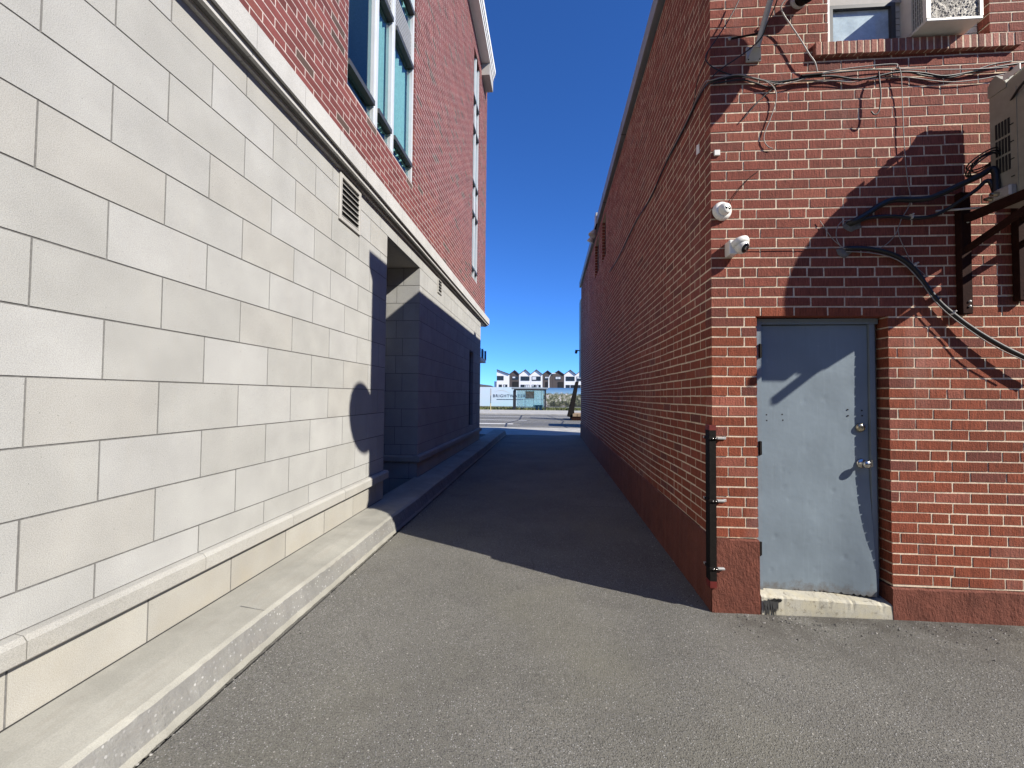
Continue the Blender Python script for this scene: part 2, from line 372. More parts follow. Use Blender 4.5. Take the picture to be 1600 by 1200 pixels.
# ------------------------------------------------------------------ mesh builder
class MB:
    def __init__(s):
        s.v = []; s.f = []; s.m = []; s.c = []; s.sm = []; s.mats = []
    def mi(s, mat):
        if mat not in s.mats: s.mats.append(mat)
        return s.mats.index(mat)
    def add(s, verts, faces, mat, col=(1, 1, 1), smooth=False, M=None):
        o = len(s.v); k = s.mi(mat)
        for p in verts:
            p = Vector(p)
            if M is not None: p = M @ p
            s.v.append(p)
        for f in faces:
            s.f.append([o + i for i in f]); s.m.append(k); s.c.append(col); s.sm.append(smooth)
    def quad(s, a, b, c, d, mat, col=(1, 1, 1)):
        s.add([a, b, c, d], [(0, 1, 2, 3)], mat, col)
    def hexa(s, p, mat, col=(1, 1, 1), back=True):
        # p: 8 points, 0-3 back (u0z0,u1z0,u1z1,u0z1), 4-7 front
        fs = [(4, 5, 6, 7), (0, 1, 5, 4), (1, 2, 6, 5), (2, 3, 7, 6), (3, 0, 4, 7)]
        if back: fs.append((3, 2, 1, 0))
        s.add(p, fs, mat, col)
    def box(s, lo, hi, mat, col=(1, 1, 1), M=None, bev=0.0):
        x0, y0, z0 = lo; x1, y1, z1 = hi
        if x0 > x1: x0, x1 = x1, x0
        if y0 > y1: y0, y1 = y1, y0
        if z0 > z1: z0, z1 = z1, z0
        if bev:
            b = bev
            pts = []; fs = []
            # chamfered box: 24 vertices
            def P(sx, sy, sz, ax):
                X = [x0, x1][sx]; Y = [y0, y1][sy]; Z = [z0, z1][sz]
                if ax != 0: X += b if sx == 0 else -b
                if ax != 1: Y += b if sy == 0 else -b
                if ax != 2: Z += b if sz == 0 else -b
                return (X, Y, Z)
            idx = {}
            for sx in (0, 1):
                for sy in (0, 1):
                    for sz in (0, 1):
                        for ax in (0, 1, 2):
                            idx[sx, sy, sz, ax] = len(pts); pts.append(P(sx, sy, sz, ax))
            I = lambda *a: idx[a]
            for q in (0, 1):
                r = [I(q, 0, 0, 0), I(q, 1, 0, 0), I(q, 1, 1, 0), I(q, 0, 1, 0)]; fs.append(r if q else r[::-1])
                r = [I(0, q, 0, 1), I(1, q, 0, 1), I(1, q, 1, 1), I(0, q, 1, 1)]; fs.append(r[::-1] if q else r)
                r = [I(0, 0, q, 2), I(1, 0, q, 2), I(1, 1, q, 2), I(0, 1, q, 2)]; fs.append(r if q else r[::-1])
            for a in (0, 1):
                for c in (0, 1):
                    fs.append([I(a, c, 0, 0), I(a, c, 1, 0), I(a, c, 1, 1), I(a, c, 0, 1)])
                    fs.append([I(a, 0, c, 0), I(a, 1, c, 0), I(a, 1, c, 2), I(a, 0, c, 2)])
                    fs.append([I(0, a, c, 1), I(1, a, c, 1), I(1, a, c, 2), I(0, a, c, 2)])
                    for e in (0, 1): fs.append([I(a, c, e, 0), I(a, c, e, 1), I(a, c, e, 2)])
            s.add(pts, fs, mat, col, M=M); return
        p = [(x0, y1, z0), (x1, y1, z0), (x1, y1, z1), (x0, y1, z1), (x0, y0, z0), (x1, y0, z0), (x1, y0, z1), (x0, y0, z1)]
        s.add(p, [(4, 5, 6, 7), (0, 4, 7, 3), (5, 1, 2, 6), (7, 6, 2, 3), (0, 1, 5, 4), (1, 0, 3, 2)], mat, col, M=M)
    def tube(s, pts, r, mat, seg=8, cap=True, col=(1, 1, 1), radii=None):
        pts = [Vector(p) for p in pts]
        n = len(pts); vs = []; fs = []
        t0 = (pts[1] - pts[0]).normalized()
        a = t0.orthogonal().normalized()
        for i, p in enumerate(pts):
            t = (pts[min(i + 1, n - 1)] - pts[max(i - 1, 0)])
            if t.length < 1e-9: t = t0
            t.normalize()
            a = (a - t * a.dot(t))
            if a.length < 1e-6: a = t.orthogonal()
            a.normalize(); b = t.cross(a)
            rr = radii[i] if radii else r
            for k in range(seg):
                th = 2 * math.pi * k / seg
                vs.append(p + (a * math.cos(th) + b * math.sin(th)) * rr)
        for i in range(n - 1):
            for k in range(seg):
                k2 = (k + 1) % seg
                fs.append((i * seg + k, i * seg + k2, (i + 1) * seg + k2, (i + 1) * seg + k))
        s.add(vs, fs, mat, col, True)
        if cap:
            s.add(vs[:seg], [tuple(range(seg))[::-1]], mat, col); s.add(vs[-seg:], [tuple(range(seg))], mat, col)
    def lathe(s, prof, M, mat, seg=24, col=(1, 1, 1), smooth=True):
        vs = []; fs = []
        for (r, h) in prof:
            for k in range(seg):
                th = 2 * math.pi * k / seg
                vs.append(Vector((r * math.cos(th), r * math.sin(th), h)))
        for i in range(len(prof) - 1):
            for k in range(seg):
                k2 = (k + 1) % seg
                fs.append((i * seg + k, i * seg + k2, (i + 1) * seg + k2, (i + 1) * seg + k))
        s.add(vs, fs, mat, col, smooth, M)
        if prof[0][0] > 1e-5: s.add(vs[:seg], [tuple(range(seg))[::-1]], mat, col, False, M)
        if prof[-1][0] > 1e-5: s.add(vs[-seg:], [tuple(range(seg))], mat, col, False, M)
    def bar(s, a, b, w, d, mat, side=None, col=(1, 1, 1)):
        a = Vector(a); b = Vector(b); t = (b - a).normalized()
        if side is None: side = Vector((1, 0, 0)) if abs(t.x) < 0.9 else UP
        u = (side - t * side.dot(t)).normalized() * (w / 2)
        v = t.cross(u).normalized() * (d / 2)
        p = [a - u - v, a + u - v, a + u + v, a - u + v, b - u - v, b + u - v, b + u + v, b - u + v]
        s.add(p, [(3, 2, 1, 0), (4, 5, 6, 7), (0, 1, 5, 4), (1, 2, 6, 5), (2, 3, 7, 6), (3, 0, 4, 7)], mat, col)
    def build(s, name, parent=None, origin=None):
        me = bpy.data.meshes.new(name)
        o0 = Vector(origin) if origin is not None else Vector((0, 0, 0))
        me.from_pydata([tuple(p - o0) for p in s.v], [], s.f)
        for m in s.mats: me.materials.append(MATS[m])
        me.polygons.foreach_set('material_index', s.m)
        me.polygons.foreach_set('use_smooth', s.sm)
        at = me.attributes.new('Col', 'FLOAT_COLOR', 'FACE')
        buf = []
        for c in s.c: buf += [c[0], c[1], c[2], 1.0]
        at.data.foreach_set('color', buf)
        me.update()
        ob = bpy.data.objects.new(name, me)
        COL.objects.link(ob)
        if parent is not None:
            ob.parent = parent
            ob.location = o0 - Vector(parent.location)
        else:
            ob.location = o0
        return ob

def tag(o, label, cat, group=None):
    o['label'] = label; o['category'] = cat
    if group: o['group'] = group
    return o
def struct(o, kind='structure'):
    o['kind'] = kind
    return o
def empty(name, loc, label, cat, group=None):
    o = bpy.data.objects.new(name, None); COL.objects.link(o)
    o.location = loc; o.empty_display_size = 0.2
    return tag(o, label, cat, group)
def sub(mb, name, parent_ob, origin, label=None):
    """part of a part: mesh in world coordinates, parented with its origin on the parent's origin"""
    o = mb.build(name, None, origin)
    o.parent = parent_ob
    o.location = Vector(origin) - sub_world(parent_ob)
    if label: o['label'] = label
    return o
def sub_world(o):
    p = Vector(o.location)
    while o.parent: o = o.parent; p += Vector(o.location)
    return p

def smooth_path(P, per=6):
    P = [Vector(p) for p in P]
    if len(P) < 3: return P
    out = []
    Q = [P[0] * 2 - P[1]] + P + [P[-1] * 2 - P[-2]]
    for i in range(1, len(Q) - 2):
        a, b, c, d = Q[i - 1:i + 3]
        for k in range(per):
            t = k / per
            out.append(0.5 * ((2 * b) + (c - a) * t + (2 * a - 5 * b + 4 * c - d) * t * t + (3 * b - a - 3 * c + d) * t ** 3))
    out.append(P[-1])
    return out
def frame_m(p, z, up=UP):
    z = Vector(z).normalized()
    x = up.cross(z)
    if x.length < 1e-5: x = Vector((1, 0, 0))
    x.normalize(); y = z.cross(x)
    M = Matrix((x, y, z)).transposed().to_4x4(); M.translation = Vector(p)
    return M
def jit(a): return random.uniform(-a, a)

def masonry(mb, O, U, N, u0, u1, zrows, L, joint, depth, rec, openings, mat, mortar, colf, offs, jt=0.001, layouts=None, ends=None, jamb=0.25, zlo=None, zhi=None):
    """zrows: list of (z0,z1) of rows including their joint at the top; openings: (u0,u1,z0,z1)"""
    for r, (za, zb) in enumerate(zrows):
        segs = [(u0, u1)]
        for (a, b, c, d) in openings:
            if min(d, zb) - max(c, za) > 0.45 * (zb - za):
                ns = []
                for (p, q) in segs:
                    if b <= p or a >= q: ns.append((p, q)); continue
                    if a > p: ns.append((p, a))
                    if b < q: ns.append((b, q))
                segs = ns
        lay = layouts(r) if layouts else [L]
        off = offs(r)
        bounds = []
        x = off - sum(lay) * math.ceil((off - u0) / sum(lay) + 1)
        k = 0
        while x < u1 + L:
            wd = lay[k % len(lay)]; bounds.append((x, x + wd)); x += wd; k += 1
        for (p, q) in segs:
            st = p
            if ends and abs(p - u0) < 1e-6: st = ends(r)
            carry = None
            for (a, b) in bounds:
                a2 = max(a, st); b2 = min(b, q + (joint if q < u1 - 1e-6 else 0))
                if b2 <= a2: continue
                if b2 - a2 < L * .22:
                    if a2 < st + 1e-6: carry = a2; continue
                if carry is not None: a2, carry = carry, None
                b3 = b2 - joint
                if b3 - a2 < 0.02: continue
                g = jit(0.0012 if jt > .001 else .0004)
                zA, zB = za, zb - joint
                if zlo is not None: zA = max(zA, zlo(a2))
                if zB - zA < 0.015: continue
                wv = 0.0 if jt < .001 else .0034 * math.sin(a2 * 2.3 + r * .05) + .0012 * math.sin(a2 * 5.1 + r * .4)
                zA += wv; zB += wv
                j = lambda: jit(jt)
                pf = [O + U * (a2 + j()) + UP * (zA + j()) + N * g, O + U * (b3 + j()) + UP * (zA + j()) + N * g,
                      O + U * (b3 + j()) + UP * (zB + j()) + N * g, O + U * (a2 + j()) + UP * (zB + j()) + N * g]
                pb = [v - N * (depth + g) for v in pf]
                mb.hexa(pb + pf, mat, colf(r), back=False)
    # mortar bed with the openings cut out
    Z0 = zrows[0][0] - joint; Z1 = zrows[-1][1] if zhi is None else zhi
    pd = rec + 0.004
    us = sorted(set([u0, u1] + [min(max(v, u0), u1) for o in openings for v in (o[0] - pd, o[1] + pd)]))
    zs = sorted(set([Z0, Z1] + [min(max(v, Z0), Z1) for o in openings for v in (o[2] - pd, o[3] + pd)]))
    def inside(u, z):
        for o in openings:
            if o[0] - pd < u < o[1] + pd and o[2] - pd < z < o[3] + pd: return True
        return False
    cell = {}
    for i in range(len(us) - 1):
        for k in range(len(zs) - 1):
            cell[i, k] = not inside((us[i] + us[i + 1]) / 2, (zs[k] + zs[k + 1]) / 2)
    P = lambda u, z, d: O + U * u + UP * z - N * d
    for (i, k), ok in cell.items():
        if not ok: continue
        a, b, c, d = us[i], us[i + 1], zs[k], zs[k + 1]
        mb.quad(P(a, c, rec), P(b, c, rec), P(b, d, rec), P(a, d, rec), mortar)
        for (di, dk, e) in ((-1, 0, (a, c, a, d)), (1, 0, (b, c, b, d)), (0, -1, (a, c, b, c)), (0, 1, (a, d, b, d))):
            if cell.get((i + di, k + dk), None) is False:
                mb.quad(P(e[0], e[1], rec), P(e[2], e[3], rec), P(e[2], e[3], jamb), P(e[0], e[1], jamb), mortar)

# ================================================================== SETTING
def sheet(name, pts, z, mat, kind='structure', thick=0.0):
    mb = MB()
    top = [Vector((x, y, z)) for x, y in pts]
    n = len(top)
    mb.add(top, [tuple(range(n))], mat)
    if thick:
        bot = [p - UP * thick for p in top]
        mb.add(top + bot, [(i, n + i, n + (i + 1) % n, (i + 1) % n) for i in range(n)], mat)
    return struct(mb.build(name), kind)
YE = 16.5          # far end of the right building / alley
sheet('ground', [(-600, -300), (600, -300), (600, 900), (-600, 900)], -0.06, 'road_asphalt')
def sst(t): t = min(max(t, 0), 1); return t * t * (3 - 2 * t)
def gz(x, y): return .038 * sst((x - .1) / 1.0) * sst((y - 1.3) / 1.7) + .003 * math.sin(x * 2.1 + y * .7) * sst((y - .5) / 2)
mb = MB()
gx = [-1.80 + .2 * i for i in range(0, 36)] + [6, 8, 12]; gy = [-9, -6, -3, -1] + [-.6 + .2 * i for i in range(0, 60)] + [11.5 + .5 * i for i in range(0, 12)] + [YE + .7]
gy = sorted(set(gy))
mb.add([(x, y, gz(x, y)) for y in gy for x in gx], [(j * len(gx) + i, j * len(gx) + i + 1, (j + 1) * len(gx) + i + 1, (j + 1) * len(gx) + i) for j in range(len(gy) - 1) for i in range(len(gx) - 1)], 'asphalt', smooth=True)
struct(mb.build('alley_asphalt'))
sheet('near_sidewalk', [(-40, YE + .7), (40, YE + .7), (40, 21.3), (-40, 21.3)], 0.004, 'far_concrete', thick=0.1)
sheet('road', [(-120, 21.3), (120, 21.3), (120, 36.5), (-120, 36.5)], -0.05, 'road_asphalt')
sheet('far_sidewalk', [(-120, 36.5), (120, 36.5), (120, 46.0), (-120, 46.0)], 0.05, 'far_concrete', thick=0.12)
# grass verge as little tufts on a strip
mb = MB()
mb.quad((-60, 46.0, .03), (60, 46.0, .03), (60, 60, .03), (-60, 60, .03), 'verge_grass')
for i in range(2600):
    x = random.uniform(-16, 14); y = random.uniform(46.1, 53.6); h = random.uniform(.08, .28); a = random.uniform(0, 3.14)
    dx, dy = math.cos(a) * .09, math.sin(a) * .09
    mb.add([(x - dx, y - dy, .03), (x + dx, y + dy, .03), (x + jit(.06), y + jit(.06), .03 + h)], [(0, 1, 2)], 'verge_grass')
struct(mb.build('grass'), 'stuff')
# lane markings, tar seams
mb = MB()
for k in range(-6, 7):
    mb.quad((k * 9 - 5.6, 28.2, -.046), (k * 9 - 1.6, 28.2, -.046), (k * 9 - 1.6, 28.42, -.046), (k * 9 - 5.6, 28.42, -.046), 'lane_white')
mb.quad((-60, 24.3, -.046), (-2.2, 24.3, -.046), (-2.2, 24.75, -.046), (-60, 24.75, -.046), 'lane_white')
mb.quad((-60, 33.0, -.046), (60, 33.0, -.046), (60, 33.2, -.046), (-60, 33.2, -.046), 'lane_white')
struct(mb.build('lane_marking'))
mb = MB()
for (pts, wd) in (([(-2.4, 21.5), (-2.7, 25), (-2.2, 29), (-2.5, 36)], .12), ([(1.0, 21.5), (.6, 24), (.9, 28), (-.3, 36)], .10), ([(-40, 30.6), (40, 30.8)], .18)):
    for (a, b) in zip(pts[:-1], pts[1:]):
        if abs(a[0] - b[0]) > 20:
            mb.quad((a[0], a[1], -.044), (b[0], b[1], -.044), (b[0], b[1] + wd, -.044), (a[0], a[1] + wd, -.044), 'tar')
        else:
            mb.quad((a[0], a[1], -.044), (a[0] + wd, a[1], -.044), (b[0] + wd, b[1], -.044), (b[0], b[1], -.044), 'tar')
struct(mb.build('road_seam'))

# loose grit swept against the walls
mb = MB(); rr = random.Random(31)
for i in range(900):
    k = rr.random()
    if k < .45: x = rr.uniform(1.2, 4.4); y = YF - .03 - abs(rr.gauss(0, .16))
    elif k < .75: x = XR - .02 - abs(rr.gauss(0, .10)); y = rr.uniform(YF, 14)
    else: x = -1.82 + abs(rr.gauss(0, .06)); y = rr.uniform(1.0, 14)
    r = rr.uniform(.003, .009); a = rr.uniform(0, 3); c_ = rr.choice([.05, .08, .14, .3])
    pts = [(x + r * math.cos(a + q * 1.57) * rr.uniform(.7, 1.3), y + r * math.sin(a + q * 1.57) * rr.uniform(.7, 1.3), .0005 + gz(x, y)) for q in range(4)]
    mb.add(pts + [(x + rr.uniform(-.3, .3) * r, y, .001 + gz(x, y) + r * rr.uniform(.6, 1.1))], [(0, 1, 4), (1, 2, 4), (2, 3, 4), (3, 0, 4)], 'grit', (c_, c_ * .96, c_ * .9))
struct(mb.build('grit'), 'stuff')

# raised kerb walk beside the left building: rough, slightly wavy broken-edged concrete
mb = MB()
def wav(y, k): return 0.006 * math.sin(y * 1.1 + k) + 0.003 * math.sin(y * 3.3 + 2 * k)
prevrow = None
rows = []
y = -6.0
rnd = random.Random(3)
while y < 17.21:
    e = wav(y, 1)
    zt = 0.180 + 0.003 * math.sin(y * 3)
    row = [Vector((XL - 0.05, y, 0.215)), Vector((XL + .22, y, 0.205 + 0.002 * math.sin(y * 4))),
           Vector((-1.905 + e * .6, y, zt + .004)), Vector((-1.880 + e, y, zt - 0.016 + rnd.uniform(-.004, .004))),
           Vector((-1.866 + e + rnd.uniform(-.006, .006), y, 0.105 + rnd.uniform(-.006, .006))),
           Vector((-1.846 + e + rnd.uniform(-.003, .003), y, 0.030 + rnd.uniform(-.003, .003))),
           Vector((-1.835 + e + rnd.uniform(-.003, .003), y, -0.01))]
    rows.append(row); y += 0.05
for a, b in zip(rows[:-1], rows[1:]):
    for i in range(6):
        mb.add([a[i], a[i + 1], b[i + 1], b[i]], [(0, 1, 2, 3)], 'concrete' if i < 3 or i == 5 else 'rough_kerb')
mb.add(rows[-1] + [Vector((XL - .05, 17.2, -.05))], [tuple(range(8))], 'rough_kerb')
for yj in (2.62, 5.0, 7.4, 9.9, 12.4, 14.9):        # tooled joints
    mb.quad((XL + .22, yj - .0025, .209), (-1.908, yj - .0025, .1885), (-1.908, yj + .0025, .1885), (XL + .22, yj + .0025, .209), 'rough_kerb')
mb.box((XL + .001, -6, .15), (XL + .007, 5.44, .2175), "tar"); mb.box((XL + .001, 7.05, .15), (XL + .006, 13, .2175), 'tar')
struct(mb.build('kerb_walk'))

# ================================================================== RIGHT BUILDING
COURSE = 0.0763
NROW = 80
RB = empty('red_brick_building', (XR, YF, 0), 'red brick building on the right of the alley with a blue-grey steel door', 'building')
def bp(name, mb, origin=None, label=None):
    o = mb.build(name, RB, origin if origin is not None else C0)
    if label: o['label'] = label
    return o
# opening rectangles measured on the wall
dL, _ = fuz(1183, 600); dR, _ = fuz(1389, 600)
dT = fuz(1275, 494)[1]; dB = 0.13
wL, wB0 = fuz(1294, 71); wR, _ = fuz(1546, 30)
wB = fuz(1350, 67)[1]; wT = wB + 1.35
zbase = [(-0.02 + COURSE * r, -0.02 + COURSE * (r + 1)) for r in range(NROW)]
# align a mortar line with the door head
sh = (dT - (-0.02)) % COURSE
zrowsF = [(a + sh - COURSE, b + sh - COURSE) for a, b in zbase]
ROOF = 6.06
zrowsF = [z for z in zrowsF if z[0] > 0.15 and z[1] < ROOF + 0.05]
plL = fuz(1150, 842)[1]; plR = fuz(1480, 921)[1]
def redcol(r):
    t = random.random()
    low = 1 if zrowsF[min(r, len(zrowsF) - 1)][0] < 2.35 else 0
    base = Vector((0.228, 0.060, 0.032)) if low else Vector((0.215, 0.061, 0.042))
    k = random.gauss(1.0, 0.075)
    c = base * k
    if t < .05: c = Vector((0.165, .052, .038)) * k
    elif t > .93: c = Vector((.265, .084, .056)) * k
    return tuple(c)
FW = 4.6
SL, SH = 0.2435, 0.1218
def layF(r): return [SL, SH, SH] if r % 6 == HDR else [SL]
# header course index so that a header row sits at y~607 in the photo
zh = fuz(1450, 609)[1]
HDR = min(range(len(zrowsF)), key=lambda i: abs((zrowsF[i][0] + zrowsF[i][1]) / 2 - zh)) % 6
jL = fuz(1408, 690)[0]
def offF(r):
    if r % 6 == HDR: return jL - 0.035
    return jL + (SL / 2 if (r - HDR) % 2 else 0.0) - 0.01
opensF = [(dL, dR, dB - .2, dT), (wL, wR, wB, wT), (-.1, dL, -1, plL), (dR, FW + 1, -1, plR)]
mb = MB()
masonry(mb, C0, FU, FN, 0.0, FW, zrowsF, SL, 0.0120, 0.112, 0.0028, opensF, 'rug_brick', 'pale_mortar', redcol, offF, 0.0016,
        layF, ends=lambda r: 0.0 if r % 2 == 0 else 0.124, jamb=0.26)
bp('front_wall', mb=mb)
# alley wall: u runs away from the camera
AO = Vector((XR, YF, 0)); AU = Vector((0, 1, 0)); AN = Vector((-1, 0, 0))
AL = YE - YF
plA = 0.585
def aw(x, y): p = onX(x, y, XR); return p.y - YF, p.z
opA = []
for (xa, xb, ya, yb) in ((946.5, 941, 338, 397), (935.5, 930, 368, 422)):
    ua, za = aw(xa, yb); ub, zb_ = aw(xb, ya)
    opA.append((ua, ub, za, min(zb_, 5.85)))
opensA = opA + [(-1, AL + 1, -1, plA)]
def redA(r):
    c = Vector(redcol(r)) * 1.05  # same brick, colour lifted slightly to brighten the shaded alley side
    return tuple(c)
def offA(r):
    if r % 6 == HDR: return 0.0
    return SL / 2 if r % 2 else 0.0
mb = MB()
masonry(mb, AO, AU, AN, 0.0, AL, zrowsF, SL, 0.0120, 0.112, 0.0015, opensA, 'rug_brick', 'pale_mortar', redA, offA, 0.0016,
        layF, ends=lambda r: 0.0 if r % 2 == 1 else 0.124, jamb=0.2)
bp('alley_wall', mb=mb)
# plinths: painted parging, a little proud, with ragged lower edge
def plinth(mb, O, U, N, u0, u1, z1, proud=0.014, seg=0.06):
    n = max(2, int((u1 - u0) / seg))
    rr = random.Random(11)
    top = []
    for i in range(n + 1):
        u = u0 + (u1 - u0) * i / n
        e = rr.uniform(-.004, .004); e2 = rr.uniform(-.012, .004); pr = proud + rr.uniform(-.002, .003)
        top.append([O + U * u + UP * (-.05) + N * (pr + .006 + e2 * .4), O + U * u + UP * (.03 + e2) + N * (pr + .004), O + U * u + UP * (z1 * .6) + N * pr,
                    O + U * u + UP * (z1 - .008 + e) + N * pr, O + U * u + UP * (z1 + .002 + e) + N * (pr - .012), O + U * u + UP * (z1 + .002 + e) - N * .12])
    for a, b in zip(top[:-1], top[1:]):
        for i in range(5): mb.add([a[i], b[i], b[i + 1], a[i + 1]], [(0, 1, 2, 3)], 'red_parge')
    for e in (top[0], top[-1]):
        mb.add(e + [e[0] - N * .15], [tuple(range(7))], 'red_parge')
mb = MB()
plinth(mb, C0, FU, FN, -0.014, dL + .0, plL)
bp('front_plinth', mb=mb); mb = MB()
plinth(mb, C0, FU, FN, dR - .012, FW, plR)
bp('front_plinth', mb=mb)
mb = MB(); plinth(mb, AO, AU, AN, -0.012, AL, plA); bp('alley_plinth', mb=mb)
# body and roof
mb = MB()
mb.box((XR + .27, YF + .35 + .35, 0), (XR + FW, YE - .02, ROOF - .05), 'void_dark')
mb.quad((XR + .02, YE, 0), (XR + FW, YE, 0), (XR + FW, YE, ROOF), (XR + .02, YE, ROOF), 'brown_brick')
mb.quad((XR + FW, YF + .1, 0), (XR + FW, YE, 0), (XR + FW, YE, ROOF), (XR + FW, YF + .1, ROOF), 'brown_brick')
bp('rear_wall', mb=mb)
mb = MB()
zc0, zc1 = ROOF, ROOF + .21
mb.box((XR - .07, YF - .07, zc0), (XR + .30, YE + .07, zc1), 'coping_metal', bev=.006)
mb.box((XR + .302, YF - .07, zc0), (XR + FW, YF + .30, zc1), 'coping_metal', bev=.006)
yy = YF + 1.2
while yy < YE:
    mb.box((XR - .074, yy, zc0 - .003), (XR + .31, yy + .012, zc1 + .003), 'dark_trim'); yy += 2.4
mb.box((XR + .28, YF + .28, zc0 + .02), (XR + FW, YE, zc0 + .06), 'roof_shingle')
bp('coping', mb=mb)
# high narrow windows in the alley wall
for (a, b, c, d) in opA:
    f = MB()
    P0 = lambda u, z, g: AO + AU * u + UP * z + AN * g
    for (p, q) in (((a, c), (a, d)), ((b - .01, c), (b - .01, d)), ((a, c), (b, c)), ((a, d), (b, d)), (((a + b) / 2, c), ((a + b) / 2, d))):
        f.bar(P0(p[0], p[1], -.10), P0(q[0], q[1], -.10), .05, .05, 'dark_trim')
    for k in range(1, 8):
        z = c + (d - c) * k / 8
        f.bar(P0(a, z, -.07), P0(b, z, -.07), .03, .03, 'brown_brick')
    fo = bp('narrow_window', mb=f, origin=P0(a, c, 0))
    g = MB(); g.quad(P0(a, c, -.13), P0(b, c, -.13), P0(b, d, -.13), P0(a, d, -.13), 'window_black')
    sub(g, 'pane', fo, P0(a, c, 0))

# ---- door
RD = 0.115                       # depth of the reveal
def FB(mb, u0, u1, z0, z1, g0, g1, mat, bev=0.0):
    M = Matrix((FU, -FN, UP)).transposed().to_4x4(); M.translation = C0
    mb.box((u0, -g1, z0), (u1, -g0, z1), mat, M=M, bev=bev)
sill = fuz(1280, 925, -RD)[1]
u_sl, _ = fuz(1189, 700, -RD + .02); u_sr, _ = fuz(1357, 700, -RD + .02)
z_st = fuz(1280, 508.5, -RD + .02)[1]
u_fr = fuz(1367.5, 700, -RD + .03)[0]
doorp = FP(u_sl, sill, -RD)
# slab: a grid with real dents
mb = MB()
nu, nz = 60, 120
rr = random.Random(21)
dents = [(rr.uniform(.06, .95), rr.uniform(.03, .55), rr.uniform(.006, .012), rr.uniform(.002, .0055)) for _ in range(46)]
dents += [(rr.uniform(.06, .95), rr.uniform(.5, .95), rr.uniform(.008, .015), rr.uniform(.001, .004)) for _ in range(10)]
W_, H_ = u_sr - u_sl, z_st - sill - .012
grid = []
for k in range(nz + 1):
    for i in range(nu + 1):
        u = u_sl + W_ * i / nu; z = sill + .012 + H_ * k / nz
        g = -RD + .022
        for (du, dz, r, dep) in dents:
            d2 = ((u - u_sl - du * W_) ** 2 + ((z - sill - dz * H_) * 1.2) ** 2) / (r * r)
            if d2 < 9: g -= dep * math.exp(-d2)
        g += .004 * math.sin(i / nu * 5 + 1) * math.sin(k / nz * 4)
        t = max(0, (i / nu - .45) / .55) ** 1.6 * max(0, (.50 - k / nz) / .50)          # lower lock corner sprung outward
        g += .055 * t * t * (3 - 2 * t)
        if k == 0: z += rr.choice([0, 0, 0, .004, .012]) if i not in (0, nu) else 0
        grid.append(FP(u, z, g))
fs = [(k * (nu + 1) + i, k * (nu + 1) + i + 1, (k + 1) * (nu + 1) + i + 1, (k + 1) * (nu + 1) + i) for k in range(nz) for i in range(nu)]
mb.add(grid, fs, 'blue_grey_paint', smooth=True)
back = [FP(u_sl, sill + .012, -RD - .02), FP(u_sr, sill + .012, -RD - .02), FP(u_sr, z_st, -RD - .02), FP(u_sl, z_st, -RD - .02)]
mb.add(back, [(0, 1, 2, 3)], 'blue_grey_paint')
for (ii, kk) in ((0, 1), (nu, 1), (0, 2), (nz, 2)):
    if kk == 1: edge = [grid[k * (nu + 1) + ii] for k in range(nz + 1)]
    else: edge = [grid[ii * (nu + 1) + i] for i in range(nu + 1)]
    e2 = [p - FN * ((p - C0).dot(FN) + RD + .02) for p in edge]
    for q in range(len(edge) - 1): mb.add([edge[q], edge[q + 1], e2[q + 1], e2[q]], [(0, 1, 2, 3)], 'blue_grey_paint')
door = mb.build('door', None, doorp); door.parent = RB; door.location = doorp - C0
# bolt holes
for (x, y) in ((1197.5, 648), (1197.8, 657), (1222, 647.5), (1223, 656.5), (1324.5, 640), (1325, 649.5), (1346.5, 641.5), (1347, 649.5)):
    mb = MB(); c = onF(x, y, -RD + .0225)
    mb.lathe([(.0062, 0), (.0058, .0022)], frame_m(c, FN), 'void_dark', 10)
    sub(mb, 'bolt_hole', door, doorp)
# frame: left jamb, head, right jamb in stepped hollow metal
mb = MB()
FB(mb, dL + .003, u_sl - .004, dB, z_st + .05, -RD - .04, -RD + .045, 'blue_grey_paint')
FB(mb, dL + .003, dR - .014, z_st + .006, dT - .006, -RD - .04, -RD + .042, 'blue_grey_paint')
FB(mb, u_sr + .004, u_fr, dB, z_st + .005, -RD - .04, -RD + .040, 'blue_grey_paint')
FB(mb, u_fr + .0005, dR - .013, dB, z_st + .005, -RD - .04, -RD + .012, 'blue_grey_paint')
FB(mb, dL, dR, dB - .02, dT, -RD - .12, -RD - .05, 'void_dark')
fr = mb.build('door_frame', None, doorp); fr.parent = RB; fr.location = doorp - C0
for y in (548, 700, 857):
    mb = MB(); c = onF(1187.5, y, -RD + .05)
    M = Matrix((FU, -FN, UP)).transposed().to_4x4(); M.translation = c
    mb.box((-.008, -.004, -.052), (.014, .016, .052), 'dark_steel', M=M, bev=.002)
    mb.lathe([(.0075, -.054), (.0075, .054)], M @ Matrix.Translation((-.004, -.006, 0)), 'dark_steel', 10)
    sub(mb, 'hinge', door, c)
def knob(x, y, big):
    c = onF(x, y, -RD + .024); M = frame_m(c, FN)
    mb = MB()
    if big:
        mb.lathe([(.036, 0), (.036, .004), (.030, .010), (.015, .013), (.0135, .034), (.022, .040), (.0285, .050), (.0285, .060), (.022, .068), (.0001, .070)], M, 'chrome', 28)
        sub(mb, 'door_knob', door, c)
    else:
        mb.lathe([(.034, 0), (.033, .006), (.027, .016), (.020, .019), (.0001, .020)], M, 'brass_steel', 28)
        mb.box((-.002, -.010, .0195), (.002, .010, .022), 'dark_steel', M=M)
        sub(mb, 'deadbolt', door, c)
knob(1344, 668, False); knob(1346, 724, True)
mb = MB()
c = onF(1362, 724, -RD + .0405)
M = Matrix((FU, -FN, UP)).transposed().to_4x4(); M.translation = c
mb.box((-.008, -.003, -.028), (.008, .0, .028), 'chrome', M=M, bev=.001)
